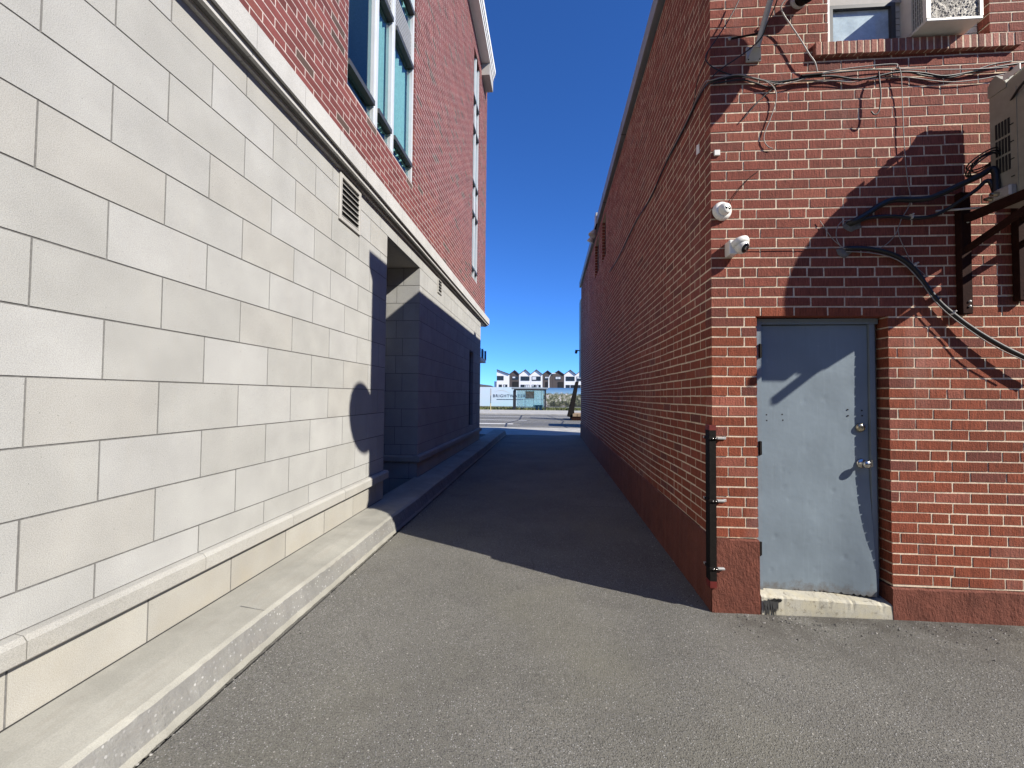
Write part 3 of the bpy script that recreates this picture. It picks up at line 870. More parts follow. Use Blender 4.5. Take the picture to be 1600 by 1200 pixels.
sub(mb, 'strike_plate', fr, c)
# threshold step, worn
mb = MB()
su0, su1 = dL + .012, dR + .004
n = 46; rr = random.Random(5); rows = []
zt = fuz(1290, 936, -.01)[1]
for i in range(n + 1):
    u = su0 + (su1 - su0) * i / n
    ch = .002 + .002 * math.sin(i * .5) if rr.random() < .86 else rr.uniform(.004, .012)
    zz = zt + .018 - .03 * i / n
    rows.append([FP(u, -.05, .020 + rr.uniform(-.0008, .0008)), FP(u, zz * .5, .016 + rr.uniform(-.0006, .0006)), FP(u, zz - .012 - ch * .6, .012 - ch * .4), FP(u, zz + rr.uniform(-.002, .001), -.004 - ch), FP(u, zz + .012, -RD + .0), FP(u, zz + .012, -RD - .1)])
for a, b in zip(rows[:-1], rows[1:]):
    for i in range(5): mb.add([a[i], b[i], b[i + 1], a[i + 1]], [(0, 1, 2, 3)], 'step_concrete')
for e in (rows[0], rows[-1]): mb.add(e + [e[0] - FN * .3], [tuple(range(7))], 'step_concrete')
stp = mb.build('door_step', None, FP(su0, 0, 0)); stp.parent = RB; stp.location = FP(su0, 0, 0) - C0
# tar splash with runs on the step
mb = MB(); rr = random.Random(9)
for k in range(40):
    x = rr.uniform(1195, 1218); u, _ = fuz(x, 945, .02); h = rr.uniform(.06, .13) * (1 - abs(x - 1207) / 40)
    wdt = rr.uniform(.004, .010); top = zt - .012 - rr.uniform(0, .012)
    mb.add([FP(u - wdt, top, .0185), FP(u + wdt, top - .004, .0185), FP(u + wdt * .6, top - h * .6, .0225), FP(u + wdt * .3, top - h, .0265), FP(u - wdt * .3, top - h * .92, .0265), FP(u - wdt * .8, top - h * .5, .0225)], [tuple(range(6))], 'tar')
for k in range(14):
    x = rr.uniform(1198, 1216); u, _ = fuz(x, 935, .0); r = rr.uniform(.008, .02)
    pts = [FP(u + r * math.cos(t) * rr.uniform(.7, 1.2), zt - .012 + r * .8 * math.sin(t) * rr.uniform(.7, 1.2), .0195) for t in [i * math.pi / 4 for i in range(8)]]
    mb.add(pts, [tuple(range(8))], 'tar')
sub(mb, 'tar_splash', stp, FP(su0, 0, 0))

# ---- upper window
sillp = FP(wL, wB, 0)
u_pL = fuz(1297, 40, -.055)[0]; u_pR = fuz(1397, 40, -.07)[0]; z_pT = fuz(1345, 9, -.07)[1]; z_pB = wB + .0
mb = MB()
for (a, b, c, d) in ((u_pL, u_pR, z_pT - .03, z_pT), (u_pL, u_pR, z_pB - .01, z_pB + .012), (u_pL, u_pL + .022, z_pB, z_pT), (u_pR - .03, u_pR, z_pB, z_pT)):
    pass
FB(mb, u_pL, u_pR, z_pT - .028, z_pT, -.10, -.055, 'dark_trim'); FB(mb, u_pL, u_pR, z_pB - .02, z_pB + .006, -.10, -.056, 'dark_trim')
FB(mb, u_pL, u_pL + .022, z_pB + .0065, z_pT - .0285, -.10, -.055, 'dark_trim'); FB(mb, u_pR - .03, u_pR, z_pB + .0065, z_pT - .0285, -.10, -.055, 'dark_trim')
FB(mb, wL - .002, u_pL - .0005, wB - .02, wT, -.14, -.0555, 'white_trim')
FB(mb, u_pL, wR - .012, z_pT + .0005, wT, -.14, -.06, 'soffit')
win = mb.build('upper_window', None, sillp); win.parent = RB; win.location = sillp - C0
mb = MB(); FB(mb, u_pL + .0225, u_pR - .0305, z_pB + .007, z_pT - .029, -.088, -.083, 'hazy_glass'); sub(mb, 'pane', win, sillp)
mb = MB()
nz_ = 26
for k in range(nz_):
    za = z_pB + (z_pT - z_pB) * k / nz_
    mb.quad(FP(u_pL, za, -.15), FP(u_pR, za, -.15), FP(u_pR, za + (z_pT - z_pB) / nz_ + .004, -.168), FP(u_pL, za + (z_pT - z_pB) / nz_ + .004, -.168), 'blind')
sub(mb, 'blind', win, sillp)
mb = MB()
pw = wR - .012 - u_pR
for k in range(14):                                    # ribbed filler panel round the air conditioner
    z0 = wB + k * .05
    FB(mb, u_pR + .0005, wR - .012, z0, z0 + .044, -.13, -.075, 'beige_siding'); FB(mb, u_pR + .0005, wR - .012, z0 + .0445, z0 + .0495, -.13, -.085, 'beige_siding')
sub(mb, 'filler_panel', win, sillp)
mb = MB()
FB(mb, wL, wR, wB - .1, wT, -.60, -.26, 'void_dark')
sub(mb, 'room_lining', win, sillp)
# soldier brick sill
mb = MB()
s0 = fuz(1273.5, 82, .035)[0]; s1 = fuz(1597, 62, .035)[0]
zs1 = wB - .003; zs0 = zs1 - .102
nb = 29; dw = (s1 - s0) / nb
for i in range(nb):
    a = s0 + dw * i; c = Vector((0.30, 0.125, 0.095)) * random.gauss(1, .16)
    M = Matrix((FU, -FN, UP)).transposed().to_4x4(); M.translation = C0
    M2 = M @ Matrix.Translation((0, 0, 0))
    mb.box((a + .0045, -.035 + jit(.002), zs0 + jit(.002)), (a + dw - .0045, .13, zs1 + jit(.002)), 'rug_brick', tuple(c), M=M, bev=.003)
FB(mb, s0 + .006, s1 - .006, zs0 + .004, zs1 - .004, -.12, .0325, 'pale_mortar')
sl_ = mb.build('window_sill', None, sillp); sl_.parent = RB; sl_.location = sillp - C0

# ---- pale blue fascia sign on the street front
mb = MB()
mb.box((XR - .02, YE + .03, 2.42), (XR + 3.2, YE + .75, 5.6), 'teal_sign', bev=.02)
mb.box((XR - .03, YE + .28, 2.40), (XR - .0205, YE + .34, 5.62), 'dark_trim')
o = mb.build('sign_box', None, (XR, YE, 2.4)); tag(o, 'pale blue sign box on the street front of the red brick building', 'sign')

# ================================================================== LEFT BUILDING
LB = empty('stone_and_brick_building', (XL, 0, 0), 'tall building with pale stone block base and red brick upper storeys on the left', 'building')
LO = Vector((XL, 0, 0)); LU = Vector((0, 1, 0)); LN = Vector((1, 0, 0))
def lp(name, mb, origin=None):
    return mb.build(name, LB, origin if origin is not None else LO)
za = onX(0, 933, XL).z; zb = onX(0, 353, XL).z
CS = (zb - za) / 5
trT = onX(0, 1008, XL + .05).z; trB = onX(0, 1053, XL + .05).z
ZTOP = onX(285, 0, XL).z
y0a = onX(256, 411, XL).y; y1a = onX(377, 440, XL).y; y2a = onX(458, 480, XL).y
SLEN = ((y1a - y0a) + (y2a - y1a)) / 2
print('stone course', CS, 'len', SLEN, 'top', ZTOP, 'trim', trB, trT)
rowsS = [(trT, za)]
z = za
while z + CS < ZTOP + .02:
    rowsS.append((z, z + CS)); z += CS
if ZTOP - z > .05: rowsS.append((z, ZTOP + .009))
YN0 = onX(603, 500, XL).y; YN1 = onX(655, 500, XL).y
ZN = rowsS[-2][1] - .009 if rowsS[-1][1] - rowsS[-1][0] < .28 else rowsS[-1][0]
ZN = min(rowsS, key=lambda r: abs(r[1] - onX(603, 371, XL).z))[1] - .004
YSE = onX(750, 620, XL).y
YW0, YW1 = onX(733, 600, XL).y, onX(739, 600, XL).y
ZW0, ZW1 = onX(736, 668, XL).z, onX(736, 550, XL).z
def stonecol(r):
    t = random.random(); k = random.gauss(1.03, .014)
    c = Vector((0.368, 0.368, 0.356))
    if t < .25: c = Vector((0.354, 0.353, 0.338))
    elif t < .38: c = Vector((0.362, 0.357, 0.338))
    elif t > .85: c = Vector((0.384, 0.384, 0.374))
    return tuple(c * k)
# row whose bottom is the line at y=469 has a joint at y0a
ref = min(range(len(rowsS)), key=lambda i: abs(rowsS[i][0] - onX(0, 469, XL).z))
def offS(r): return y0a + (SLEN / 2 if (r - ref) % 2 else 0)
vy0, vy1 = onX(529, 300, XL).y, onX(562, 320, XL).y
vz0, vz1 = onX(530, 343, XL).z, onX(530, 268, XL).z
opS = [(YN0, YN1, -1, ZN), (YW0, YW1, ZW0, ZW1)]
mb = MB()
masonry(mb, LO, LU, LN, -3.0, YSE, rowsS, SLEN, 0.009, 0.08, 0.004, opS, 'cast_stone', 'grey_mortar', stonecol, offS, 0.0008, jamb=.35)
# niche far side wall (faces the camera) and back wall
NO = Vector((XL, YN1, 0)); NU = Vector((-1, 0, 0)); NN = Vector((0, -1, 0))
masonry(mb, NO, NU, NN, 0.0, 1.25, rowsS, .42, 0.009, 0.08, 0.004, [(-1, 2, ZN, 9)], 'cast_stone', 'grey_mortar', stonecol, lambda r: (.42 if r % 2 else .30), .0008, jamb=.05,
        layouts=lambda r: [.42, .42] if r % 2 else [.30, .46])
lp('stone_wall', mb)
# plinth course under the ledge
rowsP = [(0.02, trB)]
mb = MB()
PL = SLEN * 1.0
masonry(mb, LO, LU, LN, -3.0, YSE, rowsP, PL, 0.009, 0.08, 0.004, [(YN0, YN1, -1, 9)], 'cast_stone', 'grey_mortar', lambda r: tuple(Vector((.362, .354, .328)) * random.gauss(1, .04)), lambda r: onX(231, 990, XL).y, .001, jamb=.35)
masonry(mb, NO, NU, NN, 0.0, 1.25, [(-.3, .02 + .17), (.02 + .17, trB)], .5, 0.009, 0.08, 0.004, [], 'cast_stone', 'grey_mortar', stonecol, lambda r: .15 * r, .001)
lp('stone_plinth', mb)
# ledge
mb = MB(); mb2 = MB()
def extr(mb, prof, ya, yb, mat, col, tilt=0.0):
    a = [Vector((XL + p + tilt, ya, z)) for p, z in prof]; b = [Vector((XL + p + tilt, yb, z)) for p, z in prof]
    n = len(prof)
    mb.add(a + b, [(i, i + 1, n + i + 1, n + i) for i in range(n - 1)] + [tuple(range(n))[::-1], tuple(range(n, 2 * n))], mat, col)
ledge = [(-.05, trB), (.052, trB), (.056, trB + .006), (.056, trT - .035), (.036, trT - .012), (-.05, trT - .001)]
yy = onX(41, 1005, XL + .05).y - 5.0 * 0.92
LSEG = 0.92
while yy < YSE:
    a, b = yy, min(yy + LSEG - .004, YSE + .05)
    for (p, q) in ((max(a, -3), min(b, YN0 + .055)), (max(a, YN1 - .055), b)):
        if q - p > .02 and not (p >= YN0 and q <= YN1 - .056):
            extr(mb if p < YN0 else mb2, ledge, p, q, 'cast_stone', tuple(Vector((.362, .355, .33)) * random.gauss(1, .03)), jit(.0015))
    yy += LSEG
extr2 = [(YN1 - p, z) for p, z in ledge]
a = [Vector((XL, y, z)) for y, z in extr2]; b = [Vector((XL - 1.2, y, z)) for y, z in extr2]
n = len(a); mb2.add(a + b, [(i, i + 1, n + i + 1, n + i) for i in range(n - 1)], 'cast_stone', (.34, .33, .30))
lp('ledge', mb); lp('ledge', mb2)
# cornice
mb = MB()
z0 = ZTOP
prof = [(-.06, z0), (.012, z0), (.03, z0 + .004), (.03, z0 + .036), (.045, z0 + .034), (.10, z0 + .030), (.10, z0 + .083), (.135, z0 + .080), (.135, z0 + .274), (-.06, z0 + .30)]
yy = onX(479, 70, XL + .13).y - 9 * .597
while yy < 14.3:
    a, b = max(yy, -3), min(yy + .597 - .005, 14.33)
    if b > a: extr(mb, prof, a, b, 'cast_stone', tuple(Vector((.47, .465, .45)) * random.gauss(1, .03)), jit(.001))
    yy += .597
extr(mb, [(-.06, z0 + .001), (.002, z0 + .001), (.02, z0 + .03), (.09, z0 + .034), (.092, z0 + .08), (.124, z0 + .084), (.124, z0 + .27), (-.06, z0 + .29)], -3, 14.32, 'grey_mortar', (1, 1, 1))
mb.box((XL - 1.2, YSE, z0 + .002), (XL - .06, 14.3, z0 + .28), 'cast_stone', (.55, .54, .52))
lp('cornice', mb)
# brick storeys
XB = XL - 0.02
BO = Vector((XB, 0, 0))
ZB0 = z0 + .27
ZB1 = 12.75
BCO, BLE = .0895, .285
rowsB = [(ZB0 + BCO * i, ZB0 + BCO * (i + 1)) for i in range(int((ZB1 - ZB0) / BCO))]
Y1a, Y1b = onX(543, 100, XB).y, onX(646.5, 250, XB).y
Z1 = (onX(543, 135, XB).z + onX(645, 286, XB).z) / 2
Y2a, Y2b = onX(738.5, 300, XB).y, onX(748, 300, XB).y
print('W1', Y1a, Y1b, Z1, 'W2', Y2a, Y2b)
def lbcol(r):
    t = random.random(); c = Vector((0.150, 0.045, 0.042)) * random.gauss(1, .13)
    if t < .07: c = Vector((.085, .055, .045)) * random.gauss(1, .1)
    elif t > .92: c = Vector((.185, .06, .05))
    return tuple(c)
opB = [(Y1a, Y1b, Z1, 12.2), (Y2a, Y2b, Z1, 12.2)]
mb = MB()
masonry(mb, BO, LU, LN, 1.2, 14.25, rowsB, BLE, 0.0135, 0.07, 0.0016, opB, 'left_brick', 'left_mortar', lbcol, lambda r: (BLE / 2 if r % 2 else 0), .0006, jamb=.16)
lp('brick_wall', mb)
# windows: aluminium frames, dark projecting bars, spandrel louvres, panes
XW = XB - .055
def tall_window(ya, yb, mulls):
    base = (XB, ya, Z1)
    f = MB(); bars = []; pan = MB(); lou = []
    f.box((XW - .06, ya, Z1), (XW + .03, ya + .05, 12.2), 'alu_frame'); f.box((XW - .06, yb - .07, Z1), (XW + .03, yb, 12.2), 'alu_frame')
    for m_, wd in mulls:
        f.box((XW - .06, m_ - wd / 2, Z1 + .02), (XW + .028, m_ + wd / 2, 12.2), 'alu_frame')
        f.box((XW + .0285, m_ - wd * .12, Z1 + .02), (XW + .036, m_ + wd * .12, 12.2), 'alu_frame')
    edges = [ya + .05] + [v for m_, wd in mulls for v in (m_ - wd / 2, m_ + wd / 2)] + [yb - .07]
    f.box((XW - .06, ya, Z1 - .02), (XW + .045, yb, Z1 + .018), 'dark_trim')
    per = 2.62
    for s_ in range(3):
        zz = Z1 + per * s_
        for i in range(0, len(edges), 2):
            a, b = edges[i], edges[i + 1]
            for q in (zz + .27, zz + 1.95):
                if q < 12.1: bars.append(MB()); bars[-1].box((XW - .05, a, q), (XW + .055, b, q + .065), 'dark_trim')
                if q < 12.1: f.box((XW - .05, a, q + .066), (XW + .012, b, q + .10), 'alu_frame')
            if zz + 2.6 < 12.2:
                lou.append(MB()); lou[-1].box((XW - .05, a, zz + 2.02), (XW - .01, b, zz + 2.60), 'alu_frame')
                for k in range(9):
                    lou[-1].box((XW - .0095, a, zz + 2.04 + k * .062), (XW + .006, b, zz + 2.07 + k * .062), 'galvanised')
            pan.box((XW - .024, a, zz + .018), (XW - .018, b, zz + .27), 'tinted_glass')
            pan.box((XW - .024, a, zz + .37), (XW - .018, b, min(zz + 1.95, 12.2)), 'tinted_glass')
    fo = f.build('window', LB, base)
    for q in bars: sub(q, 'glazing_bar', fo, base)
    for q in lou: sub(q, 'spandrel_louvre', fo, base)
    sub(pan, 'pane', fo, base)
    return fo, base
w1, w1b = tall_window(Y1a, Y1b, [(onX(584, 130, XW).y, .13), (onX(610, 180, XW).y, .12)])
for (ya, yb, xx) in ((Y1a + .98, Y1a + 1.36, XW - .10), (Y1a + 1.66, Y1a + 2.25, XW - .10)):
    n = 26; pts = [(xx + .03 * math.sin(i / n * 26), ya + (yb - ya) * i / n) for i in range(n + 1)]
    for zlo_, zhi_ in ((Z1 + .3, Z1 + 1.9), (Z1 + 2.9, Z1 + 4.5)):
        cur = MB()
        for p, q in zip(pts[:-1], pts[1:]):
            cur.quad((p[0], p[1], zlo_), (q[0], q[1], zlo_), (q[0], q[1], zhi_), (p[0], p[1], zhi_), 'curtain')
        sub(cur, 'curtain', w1, w1b)
tall_window(Y2a, Y2b, [((Y2a + Y2b) / 2, .09)])
# room behind the glass
mb = MB()
mb.box((XB - 1.15, 2.2, Z1 - .5), (XB - 1.14, 14.1, 12.6), 'interior_wall')
for yv in (2.2, 9.2, 14.1): mb.box((XB - 1.14, yv, Z1 - .5), (XB - .18, yv + .02, 12.6), 'interior_wall')
for zv in (Z1 - .06, Z1 + 2.2, Z1 + 4.82, 12.4): mb.box((XB - 1.14, 2.22, zv), (XB - .16, 14.09, zv + .15), 'interior_wall')
lp('interior', mb)
# ground floor window in the shade
mb = MB()
xx = XL - .22
for (a, b, c, d) in ((YW0, YW0 + .06, ZW0, ZW1), (YW1 - .06, YW1, ZW0, ZW1), (YW0, YW1, ZW0, ZW0 + .06), (YW0, YW1, ZW1 - .06, ZW1), (YW0, YW1, ZW0 + 1.35, ZW0 + 1.41)):
    mb.box((xx - .04, a, c), (xx + .04, b, d), 'dark_trim')
o = lp('ground_floor_window', mb, (XL, YW0, ZW0))
g = MB(); g.box((xx - .012, YW0 + .061, ZW0 + .061), (xx - .006, YW1 - .061, ZW1 - .061), 'dark_glass'); sub(g, 'pane', o, (XL, YW0, ZW0))
# eave
mb = MB()
YE2 = 13.85
mb.box((XL - .7, .0, 12.70), (XL + .27, YE2, 12.82), 'white_trim'); mb.box((XL - .7, .0, 12.8205), (XL + .30, YE2 + .02, 12.93), 'white_trim')
mb.box((XL - .7, .0, 12.9305), (XL + .33, YE2 + .04, 13.10), 'white_trim')
mb.box((XL - .7, YE2 - .8, 12.3), (XL + .25, YE2 - .01, 12.6995), 'soffit')
lp('eave', mb)
# louvred vents
def vent(name, ya, yb, za_, zb_, nsl, label):
    mb = MB(); base = (XL, ya, za_)
    w_ = .045 if yb - ya > .3 else .02
    for (a, b, c, d) in ((ya, ya + w_, za_, zb_), (yb - w_, yb, za_, zb_), (ya + w_, yb - w_, za_, za_ + w_), (ya + w_, yb - w_, zb_ - w_, zb_)):
        mb.box((XL - .02, a, c), (XL + .022, b, d), 'louvre_white', bev=.003)
    o = mb.build(name, LB, base); o['label'] = label
    s_ = MB()
    s_.quad((XL + .001, ya + w_, za_ + w_), (XL + .001, yb - w_, za_ + w_), (XL + .001, yb - w_, zb_ - w_), (XL + .001, ya + w_, zb_ - w_), 'void_dark')
    h = (zb_ - za_ - 2 * w_) / nsl
    for k in range(nsl):
        q = za_ + w_ + k * h
        s_.add([(XL + .020, ya + w_, q + h * .04), (XL + .020, yb - w_, q + h * .04), (XL + .004, yb - w_, q + h * .40), (XL + .004, ya + w_, q + h * .40),
                (XL + .022, ya + w_, q + h * .10), (XL + .022, yb - w_, q + h * .10), (XL + .004, yb - w_, q + h * .46), (XL + .004, ya + w_, q + h * .46)],
               [(0, 1, 2, 3), (4, 5, 6, 7), (0, 1, 5, 4), (2, 3, 7, 6)], 'louvre_white')
    sub(s_, 'slats', o, base)
vent('wall_vent', vy0, vy1, vz0, vz1, 7, 'large white louvred vent under the cornice')
sy = onX(683.5, 447, XL).y, onX(689.5, 447, XL).y
vent('wall_vent', sy[0], sy[1], onX(686, 459, XL).z, onX(686, 437, XL).z, 4, 'small white vent past the recess')
# recess ceiling, back, floor; body of the building; balcony
mb = MB()
mb.box((XL - 1.3, YN0 - .02, ZN + .004), (XL - .081, YN1 + .02, ZN + .02), 'soffit')
mb.box((XL - 1.30, YN0 - .3, -.3), (XL - 1.22, YN1 + .3, ZN + .01), 'interior_wall')
mb.box((XL - 1.2, YN0 - .02, -.35), (XL + .03, YN1 + .02, -.30), 'void_dark')
mb.box((XL - 1.22, YN0 - .36, -.3), (XL - .081, YN0 - .08, ZN), 'interior_wall')
lp('recess_lining', mb)
mb = MB()
mb.box((-10, -3, 0), (XL - 1.31, 14.2, 12.7), 'void_dark')
mb.box((-10, YSE - .02, 0), (XL - .10, YSE, z0 + .2), 'cast_stone', (.53, .52, .49))
mb.box((-10, 14.2, z0 + .2), (XB - .08, 14.245, 12.7), 'left_brick', (.23, .08, .07))
mb.box((-10, -3.0, 0), (XL - .1, -2.95, 12.7), 'left_brick', (.23, .08, .07))
mb.box((-10, -3, 12.701), (XL - .71, 14.2, 12.9), 'roof_shingle')
lp('rear_wall', mb)
mb = MB()
yb0, yb1 = YSE + .001, onX(759, 560, XL - .05).y
zb0, zb1 = onX(756, 566, XL - .05).z, onX(756, 547, XL - .05).z
mb.box((XL - 3, yb0, zb0), (XL - .05, yb1, zb0 + .12), 'white_trim')
ba = lp('balcony', mb, (XL, yb0, zb0))
g = MB(); g.box((XL - .075, yb0, zb0 + .1205), (XL - .06, yb1, zb1), 'balcony_glass'); g.box((XL - 3, yb1 - .02, zb0 + .1205), (XL - .08, yb1 - .005, zb1), 'balcony_glass')
for yv in (yb0 + .02, (yb0 + yb1) / 2, yb1 - .03): g.box((XL - .0595, yv, zb0 + .1), (XL - .03, yv + .03, zb1 + .02), 'dark_trim')
sub(g, 'glass_guard', ba, (XL, yb0, zb0))

# ================================================================== THINGS ON THE RIGHT BUILDING
# ---- turret cameras
def turret(name, base_p, base_n, look, label, wedge=False):
    root = empty(name, base_p, label, 'camera', 'white cameras on the brick corner')
    b = MB(); M = frame_m(base_p, base_n)
    if wedge:
        Mw = Matrix((FU, -FN, UP)).transposed().to_4x4(); Mw.translation = base_p
        b.box((-.072, -.085, -.058), (-.012, 0, .052), 'white_plastic', M=Mw, bev=.006)
        sub(b, 'junction_box', root, base_p)
        b = MB()
        c = Vector(base_p) + FU * .012 + FN * .075 + UP * .008
        n_ = (UP * .85 - FU * .25 - FN * .35).normalized()
        M = frame_m(c + n_ * .035, -n_)
        b.lathe([(.0001, 0), (.066, 0), (.071, .005), (.069, .026), (.060, .044), (.0001, .046)], M, 'white_plastic', 32)
        sub(b, 'housing', root, base_p)
        bc = c - n_ * .012
        R = .054
    else:
        b.lathe([(.0725, 0), (.0725, .012), (.069, .024), (.060, .034), (.052, .037), (.0001, .037)], M, 'white_plastic', 32)
        sub(b, 'housing', root, base_p)
        bc = Vector(base_p) + Vector(base_n) * .040
        R = .047
    look = Vector(look).normalized()
    Mb = frame_m(bc, look)
    s_ = MB()
    prof = [(R * math.sin(t), -R * math.cos(t)) for t in [i * math.pi / 14 for i in range(0, 11)]]
    prof[0] = (.0001, prof[0][1]); prof.append((R * .72, R * .70)); prof.append((.0001, R * .70))
    s_.lathe(prof, Mb, 'white_plastic', 32)
    ball = sub(s_, 'camera_ball', root, base_p)
    l = MB()
    if wedge:
        l.lathe([(R * .66, R * .705), (R * .62, R * .78), (.0001, R * .80)], Mb, 'black_gloss', 28)
        l.lathe([(R * .22, R * .81), (R * .16, R * .86), (.0001, R * .84)], Mb, 'chrome', 16)
    else:
        for dx in (-.016, .016):
            l.lathe([(.0125, R * .705), (.011, R * .74), (.0001, R * .75)], Mb @ Matrix.Translation((dx, 0, 0)), 'black_gloss', 18)
    sub(l, 'lens', root, base_p)
p1 = onF(1127, 331, .0)
turret('security_camera', p1, (FN + FU * .15 + UP * .05).normalized(), FN * .85 + FU * .40 - UP * .02, 'upper round white camera with two black lenses on the brick corner')
p2 = onF(1147, 391, .0)
turret('security_camera', p2, FN, FN * .70 + FU * .42 - UP * .50, 'lower white dome camera on a square box pointing down at the door', True)
# ---- square clip and paint chip
mb = MB(); M = Matrix((FU, -FN, UP)).transposed().to_4x4(); M.translation = onF(1119.5, 240, 0)
mb.box((-.022, -.016, -.022), (.022, 0, .022), 'white_plastic', M=M, bev=.003)
tag(mb.build('cable_cover', None, M.translation), 'small square white cover on brick above the cameras', 'cover')
mb = MB(); c = onX(1091, 233, XR - .002)
mb.add([c + Vector((-.004, -.03, -.05)), c + Vector((-.004, .04, -.03)), c + Vector((-.004, .03, .05)), c + Vector((-.004, -.025, .03))], [(0, 1, 2, 3)], 'white_plastic')
mb.add([c + Vector((.004, -.03, -.05)), c + Vector((-.004, -.03, -.05)), c + Vector((-.004, -.025, .03)), c + Vector((.004, -.025, .03))], [(0, 1, 2, 3)], 'white_plastic')
tag(mb.build('wall_clip', None, c), 'small white clip on the shaded alley side brick', 'clip')

# ---- corner guard
gb = [onF(1113, 918, .02), onF(1112, 664, .02)]
zA, zB_ = gb[0].z, gb[1].z
cg = empty('corner_guard', (XR, YF, zA), 'black steel corner guard with red ends strapped to the brick corner', 'corner guard')
mb = MB()
t = .012
mb.box((XR - .020 - t, YF - .020 - t, zA + .05), (XR + .016, YF - .020, zB_ - .04), 'dark_steel'); mb.box((XR - .020 - t, YF - .0195, zA + .05), (XR - .020, YF + .05, zB_ - .04), 'dark_steel')
bar = mb.build('bar', None, (XR, YF, zA)); bar.parent = cg; bar.location = (0, 0, 0)
for (a, b) in ((zA, zA + .0495), (zB_ - .0395, zB_)):
    mb = MB()
    mb.box((XR - .020 - t, YF - .020 - t, a), (XR + .016, YF - .020, b), 'red_paint'); mb.box((XR - .020 - t, YF - .0195, a), (XR - .020, YF + .05, b), 'red_paint')
    sub(mb, 'painted_end', cg, (XR, YF, zA))
for y in (685, 783, 889):
    z = onF(1125, y, .03).z
    mb = MB()
    Mf = Matrix((FU, -FN, UP)).transposed().to_4x4(); Mf.translation = Vector((XR, YF, z))
    mb.box((-.038, -.040, -.011), (.022, -.0325, .011), 'dark_steel', M=Mf, bev=.002)
    mb.box((.022, -.036, -.008), (.075, -.001, .008), 'galvanised', M=Mf, bev=.003)
    mb.box((.074, -.012, -.010), (.098, .0, .010), 'galvanised', M=Mf, bev=.002)
    mb.box((-.040, -.0395, -.011), (-.0325, .055, .011), 'dark_steel', M=Mf, bev=.002)
    mb.box((-.037, .055, -.008), (-.001, .085, .008), 'galvanised', M=Mf, bev=.002)
    for dx in (-.022, .0): mb.lathe([(.006, 0), (.005, .005), (.0001, .006)], frame_m(Vector((XR, YF, z)) + FU * (dx + .01) + FN * .040, FN), 'chrome', 8)
    sub(mb, 'strap', cg, (XR, YF, z))

# ---- satellite dish on a leaning mast
foot = onF(1177, 84, .01)
dish = empty('satellite_dish', foot, 'grey satellite dish on a leaning tube mast bolted to brick near the corner', 'satellite dish')
mb = MB(); Mf = Matrix((FU, -FN, UP)).transposed().to_4x4(); Mf.translation = foot
mb.box((-.055, -.008, -.065), (.055, .009, .05), 'mast_grey', M=Mf, bev=.003)
mb.add([(-.05, -.008, -.06), (.055, -.008, -.06), (.02, -.07, .03), (-.015, -.07, .03), (-.05, -.008, -.05), (.055, -.008, -.05), (.02, -.07, .04), (-.015, -.07, .04)],
       [(0, 1, 2, 3), (4, 5, 6, 7), (0, 1, 5, 4), (1, 2, 6, 5), (2, 3, 7, 6), (3, 0, 4, 7)], 'mast_grey', M=Mf)
for dx, dz in ((-.042, -.052), (.042, -.052), (-.03, .035), (.0, -.03)): mb.lathe([(.007, 0), (.006, .006), (.0001, .007)], frame_m(Mf @ Vector((dx, -.008, dz)), FN), 'dark_steel', 8)
sub(mb, 'foot_plate', dish, foot)
m0 = foot + FN * .055 + UP * .0
m1 = onF(1205, -5, .20)
dc = Vector((2.02, 2.68, 4.82))
mb = MB(); mp = smooth_path([m0, m1, m1 + (m1 - m0) * .55, dc - UP * .10 + Vector((.04, .05, 0))], 8)
mb.tube(mp, .021, 'mast_grey', 14); sub(mb, 'mast', dish, foot)
mb = MB(); s0_ = onF(1140, 61, .015); s1_ = m0 + (m1 - m0) * .30
mb.tube([s0_, s1_], .007, 'dark_steel', 8); mb.lathe([(.012, 0), (.010, .01), (.0001, .011)], frame_m(s0_, FN), 'galvanised', 10)
sub(mb, 'stay', dish, foot)
dn = Vector((.72, -.55, .42)).normalized()
Md = frame_m(dc, dn)
mb = MB(); Rr = .32
pr = [(Rr * i / 10 + .0001, .30 * (Rr * i / 10) ** 2 / Rr) for i in range(11)]
mb.lathe([(r, h - .02) for r, h in pr] + [(r, h - .028) for r, h in pr[::-1]], Md @ Matrix.Scale(1.12, 4, (0, 1, 0)), 'mast_grey', 40); sub(mb, 'reflector', dish, foot)
mb = MB()
e = Md @ Vector((0, -.12, .36)); mb.tube([Md @ Vector((0, -Rr * 1.05, .06)), e], .012, 'mast_grey', 8)
mb.lathe([(.03, 0), (.03, .09), (.02, .10)], frame_m(e, (dc - e)), 'white_plastic', 14); sub(mb, 'receiver_arm', dish, foot)
mb = MB(); mb.box((-.06, -.06, -.10), (.06, .06, -.02), 'mast_grey', M=Md, bev=.008); sub(mb, 'clamp', dish, foot)
# ---- round black flood lamp at the top edge
c = onF(1247, 3, .0)
lamp = empty('wall_lamp', c, 'round dark wall lamp at the top beside the upper window', 'lamp')
mb = MB(); mb.lathe([(.06, 0), (.06, .02), (.035, .03)], frame_m(c, FN), 'mast_grey', 20); sub(mb, 'base', lamp, c)
mb = MB(); mb.lathe([(.04, 0), (.058, .03), (.062, .10), (.056, .105), (.0001, .09)], frame_m(c + FN * .03, FN - UP * .5), 'dark_steel', 24); sub(mb, 'shade', lamp, c)

